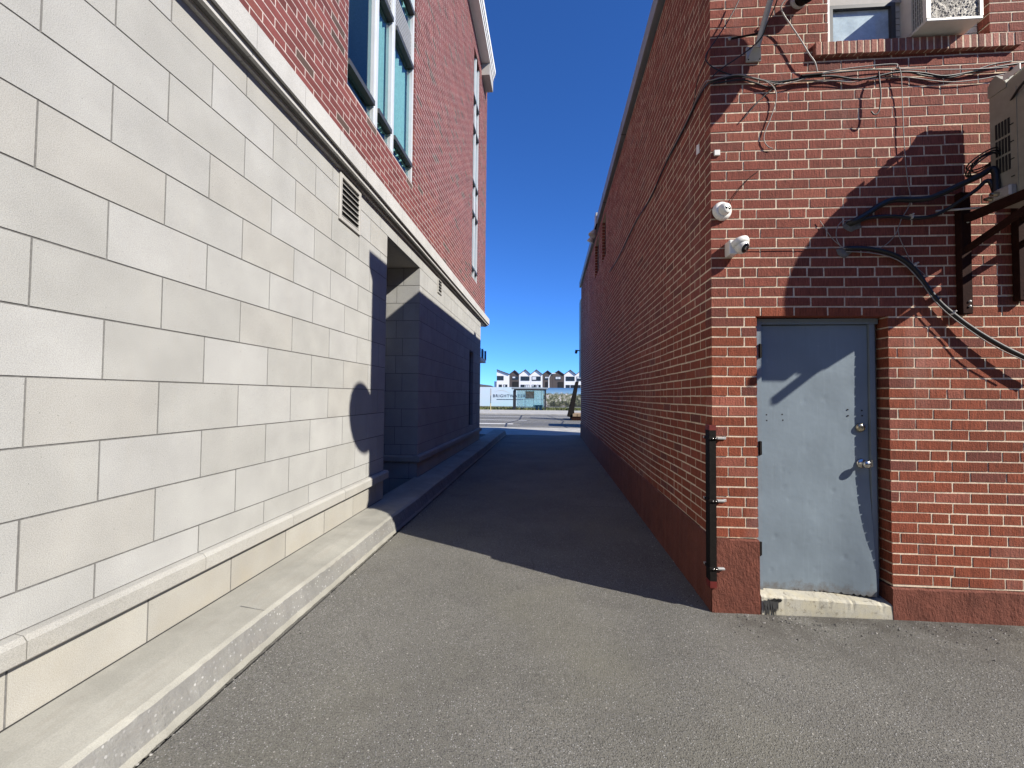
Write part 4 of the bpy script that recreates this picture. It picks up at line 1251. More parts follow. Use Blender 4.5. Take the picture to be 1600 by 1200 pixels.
# ---- air conditioner in the upper window
ga = .14
a0 = onF(1448, 38, ga); a1 = onF(1537, 33, ga)
ua0 = (a0 - C0).dot(FU); ua1 = (a1 - C0).dot(FU); zc = wB + .012
za0 = wB + .02
top = za0 + .42
acw = empty('window_air_conditioner', FP((ua0 + ua1) / 2, za0, 0), 'weathered white air conditioner box sitting in the upper window', 'air conditioner')
ab = Vector(acw.location)
mb = MB()
FB(mb, ua0, ua1, za0, za0 + .022, -.24, ga, 'ac_white', .004); FB(mb, ua0, ua1, top - .02, top, -.24, ga, 'ac_white', .004)
FB(mb, ua1 - .02, ua1, za0 + .0225, top - .0205, -.24, ga, 'ac_white'); FB(mb, ua0, ua0 + .015, za0 + .0225, top - .0205, -.24, .02, 'ac_white')
FB(mb, ua0, ua0 + .03, za0 + .0225, top - .0205, .11, ga, 'ac_white')
FB(mb, ua0 + .02, ua1 - .0205, za0 + .023, top - .021, -.24, .10, 'dark_steel')
sub(mb, 'casing', acw, ab)
mb = MB(); nn = 5
for k in range(nn):
    g = .022 + (.11 - .022) * k / nn
    FB(mb, ua0 + .002, ua0 + .010, za0 + .023, top - .021, g, g + .003, 'ac_white')
for k in range(9):
    q = za0 + .03 + k * .042
    FB(mb, ua0 + .0105, ua0 + .014, q, q + .006, .02, .11, 'galvanised')
sub(mb, 'side_grille', acw, ab)
mb = MB()
fg = []
nu_, nz_ = 40, 40
rr = random.Random(4)
for k in range(nz_ + 1):
    for i in range(nu_ + 1):
        fg.append(FP(ua0 + .03 + (ua1 - ua0 - .05) * i / nu_, za0 + .022 + (top - za0 - .042) * k / nz_, ga - .012 + rr.uniform(-.004, .004)))
mb.add(fg, [(k * (nu_ + 1) + i, k * (nu_ + 1) + i + 1, (k + 1) * (nu_ + 1) + i + 1, (k + 1) * (nu_ + 1) + i) for k in range(nz_) for i in range(nu_)], 'corroded_fins')
sub(mb, 'fin_panel', acw, ab)

# ---- condenser on steel bracket
XU = 3.115; WU = .23
GB, GF = .14, .73
ZARM = onF(1505, 341, .06).z
zu0 = ZARM + .03; zu1 = onF(1556, 124, .16).z
cu = FP(XU - XR + WU / 2, zu0, .4)
def CU(u): return (u - XR)
acu = empty('condenser_unit', cu, 'old beige outdoor air conditioner unit with side slots, high on the brick wall at right', 'air conditioner')
u0_, u1_ = CU(XU), CU(XU + WU)
mb = MB()
def shadow_src(x, y):            # the point of the cabinet's left face whose shadow falls at this point of the wall
    p = onF(x, y); t = (u0_ - (p - C0).dot(FU)) / SUN.dot(FU)
    return t * SUN.dot(FN), p.z + t * SUN.z
prof = [(GB, zu0), (GB, zu1 - .05), (GB + .02, zu1 - .015), (GB + .05, zu1)]
for q in ((1452, 233), (1410, 250), (1370, 275), (1335, 303), (1298, 338), (1268, 372), (1245, 405), (1230, 438), (1224, 470)):
    g_, z_ = shadow_src(*q)
    if g_ > GB + .06: prof.append((g_, z_))
GF = prof[-1][0]
prof.append((GF, zu0))
def extrude_u(mb, prof, ua, ub, mat):
    n = len(prof)
    A_ = [FP(ua, z, g) for g, z in prof]; B_ = [FP(ub, z, g) for g, z in prof]
    mb.add(A_ + B_, [tuple(range(n))[::-1], tuple(range(n, 2 * n))] + [(i, n + i, n + (i + 1) % n, (i + 1) % n) for i in range(n)], mat)
extrude_u(mb, prof, u0_, u1_, 'ac_beige')
prof2 = [(g, z) for g, z in prof if g < .33][1:]
extrude_u(mb, [(GB - .004, zu1 - .125)] + [(g + (-.004 if g <= GB else 0), z + .004) for g, z in prof2] + [(prof2[-1][0], zu1 - .125)], u0_ - .006, u0_ - .0008, 'ac_beige')
FB(mb, u1_ + .0005, u1_ + .17, zu0 - .02, zu1 - .34, .38, GF - .03, 'ac_beige', .03)  # unseen fan housing, added to fill out the unit's cast shadow
for g in (.30, .36, .42, .50, .58): FB(mb, u0_ - .004, u0_ - .0005, zu0 + .03, zu1 - .16, g, g + .006, 'ac_beige')
for k in range(4): FB(mb, u0_ - .004, u0_ - .0005, zu0 + .16 + k * .12, zu0 + .166 + k * .12, .265, .285, 'void_dark')
sub(mb, 'cabinet', acu, cu)
mb = MB()
for rrow in range(3):
    for k in range(5):
        g = GB + .035 + k * .019; z = zu0 + .22 + rrow * .125
        FB(mb, u0_ - .0035, u0_ - .001, z, z + .108, g, g + .012, 'void_dark')
sub(mb, 'side_slots', acu, cu)
mb = MB()
FB(mb, u0_ - .012, u0_ - .0065, zu1 - .075, zu1 - .03, GB + .10, GB + .20, 'white_plastic'); FB(mb, u0_ - .012, u0_ - .0065, zu1 - .075, zu1 - .03, GB + .25, GB + .32, 'dark_steel')
sub(mb, 'handle', acu, cu)
mb = MB()
FB(mb, u0_ - .05, u0_ - .0005, zu0 + .02, zu0 + .10, GB + .02, GB + .16, 'galvanised', .01)
for k, q in enumerate((.045, .085)):
    c = FP(u0_ - .05, zu0 + .03 + q * .4, GB + q); mb.lathe([(.016, 0), (.014, .03), (.008, .045)], frame_m(c, -FU), 'brass_steel', 12)
sub(mb, 'valve_cover', acu, cu)
# brackets
def bracket(x, ya, yb, label, off=0.0):
    u, _ = fuz(x, 400, .03)
    za_ = fuz(x, yb, .03)[1]; zb_ = fuz(x, ya, .03)[1]
    org = FP(u, za_, 0)
    root = empty('wall_bracket', org, label, 'bracket', 'rusty brackets under the condenser')
    mb = MB(); FB(mb, u - .036, u + .036, za_, zb_, .004, .052, 'rusty_steel', .004)
    for k in (.06, .10, .75): mb.lathe([(.009, 0), (.008, .008), (.0001, .009)], frame_m(FP(u + .01, za_ + (zb_ - za_) * k, .052), FN), 'galvanised', 8)
    sub(mb, 'post', root, org)
    zarm = ZARM
    mb = MB(); FB(mb, u - .022, u + .022, zarm - .028, zarm + .028, .056, .80, 'rusty_steel', .003); sub(mb, 'arm', root, org)
    mb = MB(); mb.bar(FP(u + .003, za_ + (zb_ - za_) * .52, .03), FP(u + .003, zarm - .03, .60), .034, .034, 'rusty_steel', FU); sub(mb, 'brace', root, org)
bracket(1506, 302, 491, 'rusty steel bracket left of its pair under the condenser')
bracket(1595, 302, 470, 'rusty steel bracket right of its pair at the picture edge')
mb = MB(); mb.tube([onF(1462, 330, .02), onF(1520, 325.5, .10), onF(1590, 322.5, .14)], .008, 'white_cable', 8)
tag(mb.build('conduit', None, onF(1520, 325, .06)), 'thin white pipe running level behind the rusty bracket', 'pipe')

# ---- cables and pipes on the front wall
def cable(name, pts, r, mat, label, cat='cable', group=None, seg=7, per=6):
    P = []
    for q in pts:
        if isinstance(q, Vector): P.append(q)
        else:
            x, y = q[0], q[1]; g = q[2] if len(q) > 2 else .016
            P.append(onF(x, y, g))
    sp = smooth_path(P, per)
    mb = MB(); mb.tube(sp, r, mat, seg)
    o = mb.build(name, None, sp[0])
    return tag(o, label, cat, group)
GRP = 'cables strung along the brick wall'
def A(x, y, g=.012): return onX(x, y, XR - g)
cable('cable', [A(952, 425), A(967, 401), A(992, 349), A(1016.5, 308.5), A(1037.5, 261), A(1069, 200), A(1088, 160), A(1101, 136, .02), (1112, 128, .03), (1136, 122), (1160, 119, .02), (1210, 128, .02), (1260, 121, .03), (1300, 119, .02), (1345, 124, .025), (1400, 113, .03), (1440, 114, .02), (1475, 119, .025), (1520, 112, .02), (1562, 104, .03), (1600, 98, .03)], .0075, 'black_rubber',
      'thick black cable round the corner and along the alley wall', 'cable', GRP)
cable('cable', [A(1040, 252), A(1071, 193), A(1098, 134, .022), (1113, 125, .04), (1150, 117, .03), (1178, 122, .03), (1215, 131, .03), (1240, 128, .03), (1290, 113, .03), (1340, 105, .03), (1398, 100, .03), (1404, 107, .03), (1450, 109, .03), (1520, 108, .03), (1575, 105, .03)], .004, 'grey_cable',
      'grey cable that kinks up to a point below the window sill', 'cable', GRP)
cable('cable', [(1114, 131, .02), (1160, 125, .02), (1200, 136, .02), (1212, 133, .02), (1240, 124, .02), (1275, 117, .03), (1310, 113, .03), (1365, 109, .03), (1410, 111, .02), (1450, 119, .02), (1485, 121, .02), (1520, 111, .02), (1550, 101, .02), (1580, 96, .02)], .0055, 'black_rubber',
      'black cable sagging low below the right half of the sill', 'cable', GRP)
cable('cable', [(1200, 133, .02), (1240, 126, .02), (1300, 126, .02), (1335, 128, .02), (1375, 118, .02), (1420, 121, .02), (1480, 128, .02), (1530, 124, .02), (1570, 116, .02)], .0035, 'grey_cable',
      'thin grey cable hanging lowest in the bundle below the sill', 'cable', GRP)
cable('cable', [(1236, -8, .10), (1221, 8, .08), (1224, 22, .06), (1236, 40, .05), (1252, 64, .05), (1264, 84, .05), (1273, 97, .045), (1277, 112, .02)], .005, 'white_cable',
      'pale cable dropping past the left end of the window sill', 'cable', GRP)
cable('cable', [(1158, -8, .05), (1148, 14, .05), (1130, 45, .05), (1111, 73, .045), (1104, 84, .04), (1103, 94, .04), (1112, 104, .035), (1128, 112, .03), (1146, 118, .02)], .0045, 'black_rubber',
      'black cable curling at the corner left of the mast foot', 'cable', GRP)
cable('cable', [(1217, -8, .24), (1210, 12, .2), (1199, 36, .16), (1190, 58, .11), (1172, 76, .08), (1150, 92, .06), (1126, 108, .04), (1113, 120, .03)], .0045, 'black_rubber',
      'black cable running down the leaning mast to the corner', 'cable', GRP)
cable('cable', [A(1108, 76, .02), A(1100, 100, .02), A(1090, 125, .02), A(1084, 160, .015), A(1079, 180, .012)], .0035, 'black_rubber',
      'thin black cable arcing down on the alley side by the corner', 'cable', GRP)
cable('cable', [(1160, 121, .02), (1185, 123, .03), (1203, 131, .03), (1212, 143, .025), (1212, 160, .02), (1204, 185, .016), (1195, 207, .014), (1194, 220, .014), (1200, 229, .014), (1207, 232, .014)], .0035, 'grey_cable',
      'short grey cable end hanging loose left above the square cover', 'cable', GRP)
cable('cable', [(1212, 135, .02), (1196, 148, .02), (1178, 166, .02), (1164, 183, .016), (1158, 189, .014)], .004, 'black_rubber',
      'black cable stub drooping left from the bundle knot', 'cable', GRP)
cable('cable', [(1373, 112, .03), (1374, 125, .05), (1376, 145, .055), (1375, 165, .055), (1372, 176, .055), (1366, 179, .055), (1361, 174, .055)], .005, 'black_rubber',
      'black cable end hooked like a J below the sill', 'cable', GRP)
cable('cable', [(1404, 104, .035), (1408, 118, .03), (1410, 160, .02), (1412, 210, .02), (1415, 255, .02), (1419, 288, .02), (1422, 306, .02), (1420, 322, .03), (1409, 341, .03), (1405, 352, .02), (1398, 368, .02), (1380, 385, .02), (1352, 394, .02), (1332, 393, .02)], .003, 'grey_cable',
      'thin grey cable falling straight down the middle of the wall', 'cable', GRP)
cable('cable', [(1281, 345, .014), (1300, 372, .014), (1316, 386, .014), (1328, 392, .014)], .0025, 'grey_cable', 'thin grey wire slanting into the lower patched hole', 'cable', GRP)
cable('cable', [(1338, 345, .03), (1318, 345, .02), (1308, 356, .018), (1307, 372, .018), (1314, 385, .018), (1326, 391, .018)], .003, 'grey_cable', 'grey wire bowed between the two patched holes', 'cable', GRP)
cable('cable', [(1403, 358, .016), (1406, 372, .016), (1416, 394, .016), (1424, 410, .02), (1448, 432, .03)], .0025, 'grey_cable', 'thin grey wire tied down onto the lower black pipe', 'cable', GRP)
cable('cable', [(1171, 388.5, .012), (1200, 388.5, .012), (1240, 388, .012), (1280, 388, .012), (1304, 387, .012)], .0028, 'grey_cable', 'thin level grey wire from the lower camera to the patched hole', 'cable', GRP)
cable('cable', [(1140, 320, .03), (1146, 308, .014), (1158, 292, .012), (1172, 277, .012), (1184, 268, .006)], .0025, 'dark_steel', 'thin dark wire up from the upper camera', 'cable', GRP)
# insulated pipes
G2 = 'black insulated pipes of the condenser'
uV = (XU - XR) - .03
cable('insulated_pipe', [(1322, 351, -.01), (1334, 346, .03), (1350, 337, .04), (1376, 320, .045), (1398, 312, .045), (1425, 312, .045), (1450, 310, .06), (1472, 302, .08), (1500, 289, .11), (1530, 275, .14), (1553, 265, .17), FP(uV, zu0 + .07, .2)], .021, 'black_rubber', 'thickest black insulated pipe, rising to the condenser', 'pipe', G2, 10)
cable('insulated_pipe', [(1322, 354, -.01), (1336, 348, .03), (1360, 340, .03), (1395, 338, .03), (1425, 341, .03), (1455, 338, .04), (1478, 328, .06), (1500, 314, .10), (1525, 297, .13), (1545, 282, .16), FP(uV, zu0 + .04, .2)], .013, 'black_rubber', 'thinner black insulated pipe sagging under the thick one', 'pipe', G2, 9)
cable('insulated_pipe', [(1316, 390, -.01), (1330, 388, .025), (1360, 389, .03), (1390, 396, .03), (1412, 407, .03), (1432, 425, .03), (1450, 451, .03), (1468, 473, .035), (1490, 492, .04), (1520, 514, .05), (1560, 538, .06), (1600, 558, .07), (1650, 580, .08)], .0165, 'black_rubber', 'black insulated pipe sloping down to the right beside the door', 'pipe', G2, 10)
cable('cable', [(1322, 393, .02), (1360, 395, .045), (1392, 402, .045), (1414, 414, .05), (1436, 437, .05), (1455, 463, .05), (1475, 485, .055), (1505, 509, .06), (1555, 542, .08), (1620, 572, .09)], .0035, 'grey_cable', 'grey wire taped along the sloping black pipe', 'cable', GRP)
cable('cable', [(1580, 106, .30), (1573, 126, .20), (1562, 152, .135), (1560, 190, .128), (1562, 230, .128), (1566, 262, .13), (1576, 285, .16)], .009, 'black_rubber', 'black cable hugging the back edge of the condenser', 'cable', GRP)
cable('cable', [(1640, 96, .45), (1606, 122, .40), (1584, 150, .30), (1570, 178, .16), (1566, 215, .128), (1572, 262, .15)], .008, 'black_rubber', 'black cable slanting across the side of the condenser', 'cable', GRP)
# coil of spare cable
mb = MB()
cc = onF(1537, 256, .16)
rr = random.Random(8)
pts = []
for i in range(5 * 24):
    t = i / 24 * 2 * math.pi
    a_ = .100 + .012 * math.sin(i * .13); b_ = .052 + .014 * math.sin(i * .21 + 1)
    x = a_ * math.cos(t); y = b_ * math.sin(t)
    pts.append(cc + FU * (x * .92 - y * .10) + UP * (x * .36 + y * .95 + .006 * math.sin(i * .09)) + FN * (.05 * math.sin(t) + .01 * math.sin(i * .17)) + UP * (.014 * (i / 24 - 2)))
mb.tube(pts, .005, 'black_rubber', 6)
tag(mb.build('cable_coil', None, cc), 'coil of black cable hanging beside the condenser', 'cable coil')
# ties
for (x, y, g, ang, lab) in ((1423, 339, .032, 0, 'white tie on the thinner sagging pipe'), (1428, 414, .03, .8, 'white tie high on the sloping pipe'), (1487, 489, .042, .7, 'white tie low on the sloping pipe')):
    c = onF(x, y, g); d = (FU * math.cos(ang) - UP * math.sin(ang)).normalized()
    mb = MB(); mb.lathe([(.0205, -.006), (.0205, .006)], frame_m(c, d, FN), 'white_cable', 14); mb.box((.010, .018, -.005), (.018, .026, .005), 'white_cable', M=frame_m(c, d, FN))
    tag(mb.build('cable_tie', None, c), lab, 'cable tie', 'white ties on the pipes')
# mortar patches round the holes
for (x, y, w_, h_, lab) in ((1332, 352, .075, .05, 'upper grey mortar patch round a pipe hole'), (1318, 394, .06, .045, 'lower grey mortar patch round a pipe hole')):
    mb = MB(); c = onF(x, y, 0); rr = random.Random(x)
    ring = [c + FU * (math.cos(t) * w_ * rr.uniform(.7, 1.1)) + UP * (math.sin(t) * h_ * rr.uniform(.7, 1.1)) + FN * .003 for t in [i * math.pi / 7 for i in range(14)]]
    ring2 = [c + (p - c) * .55 + FN * .012 for p in ring]
    mb.add(ring + ring2, [(i, (i + 1) % 14, 14 + (i + 1) % 14, 14 + i) for i in range(14)] + [tuple(range(14, 28))], 'grey_mortar')
    tag(mb.build('mortar_patch', None, c), lab, 'mortar patch', 'mortar patches')
# connector sleeve in the bundle
mb = MB(); mb.tube([onF(1252, 119, .035), onF(1284, 116, .035)], .011, 'dark_steel', 10); tag(mb.build('cable_sleeve', None, onF(1268, 117, .035)), 'dark sleeve joining cables under the sill left end', 'cable sleeve')

# ---- flood lights high on the alley wall, and camera at the far end
c = onX(936, 345, XR)
fl = empty('flood_light', c, 'grey twin flood light high on the alley wall under the coping', 'lamp')
mb = MB(); mb.box((XR - .10, c.y - .14, c.z - .12), (XR - .001, c.y + .14, c.z + .16), 'mast_grey', bev=.01); sub(mb, 'box', fl, c)
for dy in (-.18, .2):
    mb = MB(); q = c + Vector((-.13, dy, -.32)); mb.lathe([(.04, 0), (.06, .04), (.10, .16), (.095, .165), (.0001, .15)], frame_m(q, (-.4, dy, -.8)), 'mast_grey', 16)
    mb.tube([c + Vector((-.06, dy * .6, -.10)), q], .018, 'dark_steel', 8); sub(mb, 'lamp_head', fl, c)
c = onY(906, 548, YE + .1)
fc = empty('security_camera', c, 'small dark camera on an arm at the far end of the alley', 'camera')
mb = MB(); mb.tube([c, c + Vector((-.12, 0, .02))], .02, 'dark_steel', 8); sub(mb, 'arm', fc, c)
mb = MB(); mb.lathe([(.05, 0), (.055, .03), (.05, .13), (.03, .15)], frame_m(c + Vector((-.13, 0, .03)), (-.2, 0, -1)), 'dark_trim', 14); sub(mb, 'camera_body', fc, c)

# ================================================================== BEHIND THE CAMERA: UNSEEN BLOCKS ADDED TO CUT SKY LIGHT
rb_ = empty('rear_sky_blocker', (0, -17, 0), 'unseen brown brick block added behind the camera to block sky light', 'building')
mb = MB(); mb.box((-26, -29, 0), (40, -17, 9.5), 'brown_brick'); sub(mb, 'wall', rb_, rb_.location)
mb = MB(); mb.box((-26.2, -29.2, 9.5), (40.2, -16.8, 9.8), 'coping_metal'); sub(mb, 'coping', rb_, rb_.location)
for k in range(12):
    for z in (1.2, 5.4):
        mb = MB(); mb.box((-22 + k * 5, -17.0, z), (-20.2 + k * 5, -16.96, z + 1.8), 'window_black'); sub(mb, 'window', rb_, rb_.location)
sb_ = empty('side_sky_blocker', (19, -4, 0), 'unseen brown brick block added at the right to block sky light', 'building')  # second added block, dims the sky fill from the right
mb = MB(); mb.box((19, -14, 0), (32, 3, 8.0), 'brown_brick'); sub(mb, 'wall', sb_, sb_.location)
mb = MB(); mb.box((18.8, -14.2, 8.0), (32.2, 3.2, 8.3), 'coping_metal'); sub(mb, 'coping', sb_, sb_.location)

# ================================================================== ACROSS THE STREET
HY = 54.0
xa = onY(735, 620, HY).x; xm = onY(849, 620, HY).x; xz = onY(960, 620, HY).x
zt_ = onY(800, 605, HY).z
ho = empty('site_hoarding', (xa, HY, 0), 'pale blue site hoarding with dark lettering across the street', 'hoarding')
mb = MB(); mb.box((xa - 14, HY, 0.25), (xm, HY + .08, zt_), 'pale_blue_print'); sub(mb, 'panel', ho, (xa, HY, 0))
k = xa - 13
while k < xm:
    mb = MB(); mb.box((k, HY + .081, 0), (k + .1, HY + .18, zt_ - .05), 'timber'); k += 2.4
    sub(mb, 'post', ho, (xa, HY, 0))
# printed wave shapes on the pale panel
for (y0_, amp, x0_, x1_, mat) in ((613, 1.0, 771, 800, 'alu_frame'), (634, -1.2, 777, 801, 'louvre_white')):
    a = onY(x0_, y0_, HY - .003); b = onY(x1_, y0_ + 4, HY - .003); mb = MB()
    n = 20
    for i in range(n): 
        t0, t1 = i / n, (i + 1) / n
        f_ = lambda t: a.z + (b.z - a.z) * t + amp * .35 * math.sin(t * math.pi)
        X = lambda t: a.x + (b.x - a.x) * t
        mb.quad((X(t0), HY - .003, f_(t0)), (X(t1), HY - .003, f_(t1)), (X(t1), HY - .003, f_(t1) + .10 * math.sin(t1 * math.pi)), (X(t0), HY - .003, f_(t0) + .10 * math.sin(t0 * math.pi) + .001), mat)
    sub(mb, 'printed_wave', ho, (xa, HY, 0))
def text_obj(txt, p, width, height, mat, parent, name, org):
    cu_ = bpy.data.curves.new(name, 'FONT'); cu_.body = txt; cu_.align_x = 'LEFT'; cu_.size = 1; cu_.extrude = .004
    cu_.space_character = 1.25; cu_.offset = .018
    to = bpy.data.objects.new(name, cu_); COL.objects.link(to)
    bpy.context.view_layer.update()
    dg = bpy.context.evaluated_depsgraph_get()
    me = bpy.data.meshes.new_from_object(to.evaluated_get(dg))
    bpy.data.objects.remove(to)
    xs = [v.co.x for v in me.vertices]; ys = [v.co.y for v in me.vertices]
    sx = width / (max(xs) - min(xs)); sy_ = height / (max(ys) - min(ys)); x0_, y0_ = min(xs), min(ys)
    for v in me.vertices: v.co = Vector(((v.co.x - x0_) * sx, -v.co.z - .002, (v.co.y - y0_) * sy_))
    me.materials.clear(); me.materials.append(MATS[mat])
    o = bpy.data.objects.new(name, me); COL.objects.link(o); o.parent = parent; o.location = Vector(p) - Vector(org)
    return o
t0 = onY(770.5, 620.7, HY - .006); t1 = onY(821.5, 616, HY - .006)
text_obj('BRIGHTWATER', t0, t1.x - t0.x, .40, 'ink_blue', ho, 'lettering', (xa, HY, 0))
t0 = onY(776, 624.0, HY - .006); t1 = onY(817, 622.6, HY - .006)
mb = MB()
rr = random.Random(2); x = t0.x
while x < t1.x:
    wd = rr.uniform(.06, .16); mb.box((x, HY - .010, t0.z - .05), (x + wd, HY - .004, t0.z + .05), 'ink_blue'); x += wd + rr.choice([.02, .02, .02, .04])
sub(mb, 'small_print', ho, (xa, HY, 0))
mu = empty('mural_hoarding', (xm, HY, 0), 'site hoarding printed with sky, plants and rocks, right of the bus shelter', 'hoarding')
mb = MB(); mb.box((xm + .002, HY, .25), (xz + 3, HY + .08, zt_ - .05), 'landscape_print'); sub(mb, 'panel', mu, (xm, HY, 0))
k = xm + .5
while k < xz:
    mb = MB(); mb.box((k, HY + .081, 0), (k + .1, HY + .18, zt_ - .1), 'timber'); k += 2.4
    sub(mb, 'post', mu, (xm, HY, 0))

# bus shelter
BY = 46.5
def SX(x): return onY(x, 620, BY).x
zr = onY(828, 605.5, BY).z; zr0 = onY(828, 609, BY).z
bs = empty('bus_shelter', (SX(828), BY, .05), 'glass bus shelter with flat grey roof in front of the hoarding', 'bus shelter')
bo = (SX(828), BY, .05)
mb = MB(); mb.box((SX(799.5), BY - .3, zr0 + .06), (SX(856), BY + 1.5, zr), 'shelter_roof', bev=.03); mb.box((SX(803), BY - .12, zr0 - .08), (SX(853), BY - .04, zr0 + .0595), 'shelter_steel'); sub(mb, 'roof', bs, bo)
for xq, w_ in ((804, .34), (852, .16)):
    for dy in ((0,) if w_ > .3 else (0, 1.3)):
        mb = MB(); mb.box((SX(xq) - w_ / 2, BY + dy - .06, .05), (SX(xq) + w_ / 2, BY + dy + .06, zr0 - .0805 if dy == 0 else zr0 + .059), 'shelter_steel'); sub(mb, 'post', bs, bo)
mb = MB(); mb.box((SX(806), BY + 1.3, .25), (SX(851) , BY + 1.315, zr0 - .05), 'shelter_glass'); sub(mb, 'back_glass', bs, bo)
mb = MB()
for xq in (819.5, 833, 846): mb.box((SX(xq) - .02, BY + 1.28, .1), (SX(xq) + .02, BY + 1.2995, zr0), 'alu_frame')
mb.box((SX(806), BY + 1.27, onY(820, 624.5, BY + 1.3).z), (SX(851), BY + 1.2795, onY(820, 624.0, BY + 1.3).z), 'alu_frame'); sub(mb, 'mullion', bs, bo)
mb = MB(); mb.box((SX(851.5), BY + .07, .3), (SX(851.5) + .012, BY + 1.23, zr0 - .1), 'balcony_glass'); sub(mb, 'side_glass', bs, bo)
mb = MB(); a = onY(822, 622, BY + 1.2); b = onY(834, 612, BY + 1.2)
mb.box((a.x - .05, BY + 1.20, a.z - .05), (b.x + .05, BY + 1.23, b.z + .05), 'shelter_steel'); mb.box((a.x, BY + 1.19, a.z), (b.x, BY + 1.1995, b.z), 'map_paper'); sub(mb, 'map_case', bs, bo)
be = empty('bench', (SX(840), BY + .7, .05), 'teal bench inside the bus shelter', 'bench')
eo = (SX(840), BY + .7, .05)
mb = MB(); mb.box((SX(833), BY + .5, onY(838, 635.5, BY).z), (SX(848), BY + .95, onY(838, 633, BY).z), 'teal_bench', bev=.02); sub(mb, 'seat', be, eo)
for q in (838.5, 844.5):
    mb = MB(); mb.box((SX(q) - .16, BY + .55, .05), (SX(q) + .16, BY + .9, onY(838, 635.6, BY).z), 'teal_bench'); sub(mb, 'leg', be, eo)
# thin sign pole at left
PY = 43.0
sp_ = empty('sign_pole', onY(766.5, 646, PY), 'thin sign pole at the far kerb left of the lettering', 'pole')
q0 = onY(766.5, 646.5, PY); q1 = onY(766.5, 630, PY); q2 = onY(766.5, 607, PY); q0.z = .05
q1.x = q0.x; q2.x = q0.x
mb = MB(); mb.tube([q0, q1], .045, 'yellowish', 8); sub(mb, 'lower_tube', sp_, sp_.location)
mb = MB(); mb.tube([q1, q2], .04, 'dark_trim', 8); sub(mb, 'upper_tube', sp_, sp_.location)
mb = MB(); mb.box((q2.x - .03, PY - .3, q2.z - .75), (q2.x + .03, PY + .3, q2.z - .02), 'galvanised'); sub(mb, 'sign_plate', sp_, sp_.location)
# street lamp behind the hoarding
LY = 72.0
l0 = onY(857.3, 626, LY); l0.z = 0; l1 = onY(857.3, 592, LY); l2 = onY(859.5, 586.5, LY); l3 = onY(863.5, 583.5, LY)
st = empty('street_lamp', l0, 'white street lamp with a bent arm behind the mural hoarding', 'street lamp')
mb = MB(); mb.tube([l0, l1], .11, 'white_trim', 10, radii=[.13, .09]); sub(mb, 'pole', st, l0)
mb = MB(); mb.tube(smooth_path([l1, l2, l3], 5), .07, 'white_trim', 8); sub(mb, 'arm', st, l0)
mb = MB(); mb.box((l3.x - .2, LY - .18, l3.z - .08), (l3.x + .5, LY + .18, l3.z + .06), 'white_trim', bev=.03); sub(mb, 'lamp_head', st, l0)

# trailer with a raised loading ramp at the right
TY = 29.0
tr = empty('flatbed_trailer', onY(900, 652, TY), 'rusty flatbed trailer end with a raised steel loading ramp by the right wall', 'trailer')
to_ = Vector(tr.location)
def TX(x): return onY(x, 650, TY).x
zd1 = onY(900, 646.5, TY).z; zd0 = onY(900, 651, TY).z
mb = MB(); mb.box((TX(894.5), TY - .1, zd0), (TX(894.5) + 5.5, TY + 2.2, zd1), 'timber', bev=.02)
for k in range(9): mb.box((TX(894.5) + .3 + k * .6, TY - .102, zd0 + .02), (TX(894.5) + .34 + k * .6, TY - .1005, zd1 - .02), 'dark_steel')
sub(mb, 'deck', tr, to_)
mb = MB(); mb.box((TX(893), TY - .05, zd0 - .30), (TX(894.5) + 5.4, TY + .08, zd0 - .001), 'rusty_steel'); mb.box((TX(893), TY + 2.0, zd0 - .30), (TX(894.5) + 5.4, TY + 2.12, zd0 - .001), 'rusty_steel'); sub(mb, 'chassis_rail', tr, to_)
for w_ in (3.0, 4.0):
    for yq in (TY - .02, TY + 1.8):
        mb = MB(); c = Vector((TX(894.5) + w_, yq, .33)); mb.lathe([(.18, 0), (.36, .02), (.38, .06), (.38, .2), (.36, .24), (.18, .26)], frame_m(c, (0, 1, 0)), 'black_rubber', 24); mb.lathe([(.0001, .03), (.17, .01), (.18, .05)], frame_m(c, (0, 1, 0)), 'galvanised', 16); sub(mb, 'wheel', tr, to_)
rb0 = onY(889.5, 651.5, TY); rt = onY(902.5, 595.5, TY)
for yq in (TY, TY + .95):
    mb = MB()
    a = Vector((rb0.x, yq, rb0.z)); b = Vector((rt.x, yq + .25, rt.z))
    for dy in (0, .5):
        mb.add([a + Vector((-.10, dy, 0)), a + Vector((.26, dy, 0)), b + Vector((.10, dy, 0)), b + Vector((-.06, dy, 0)), a + Vector((-.10, dy + .06, 0)), a + Vector((.26, dy + .06, 0)), b + Vector((.10, dy + .06, 0)), b + Vector((-.06, dy + .06, 0))],
               [(0, 1, 2, 3), (4, 5, 6, 7), (0, 1, 5, 4), (1, 2, 6, 5), (2, 3, 7, 6), (3, 0, 4, 7)], 'dark_steel')
    for k in range(13):
        p = a + (b - a) * ((k + .5) / 13); mb.bar(p + Vector((.02, .03, 0)), p + Vector((.02, .53, 0)), .06, .05, 'dark_steel')
    sub(mb, 'loading_ramp', tr, to_)
mb = MB(); mb.bar(Vector((TX(897), TY + .3, zd1)), Vector((rt.x - .25, TY + .3, rt.z - 1.2)), .06, .06, 'dark_steel'); sub(mb, 'ramp_stay', tr, to_)
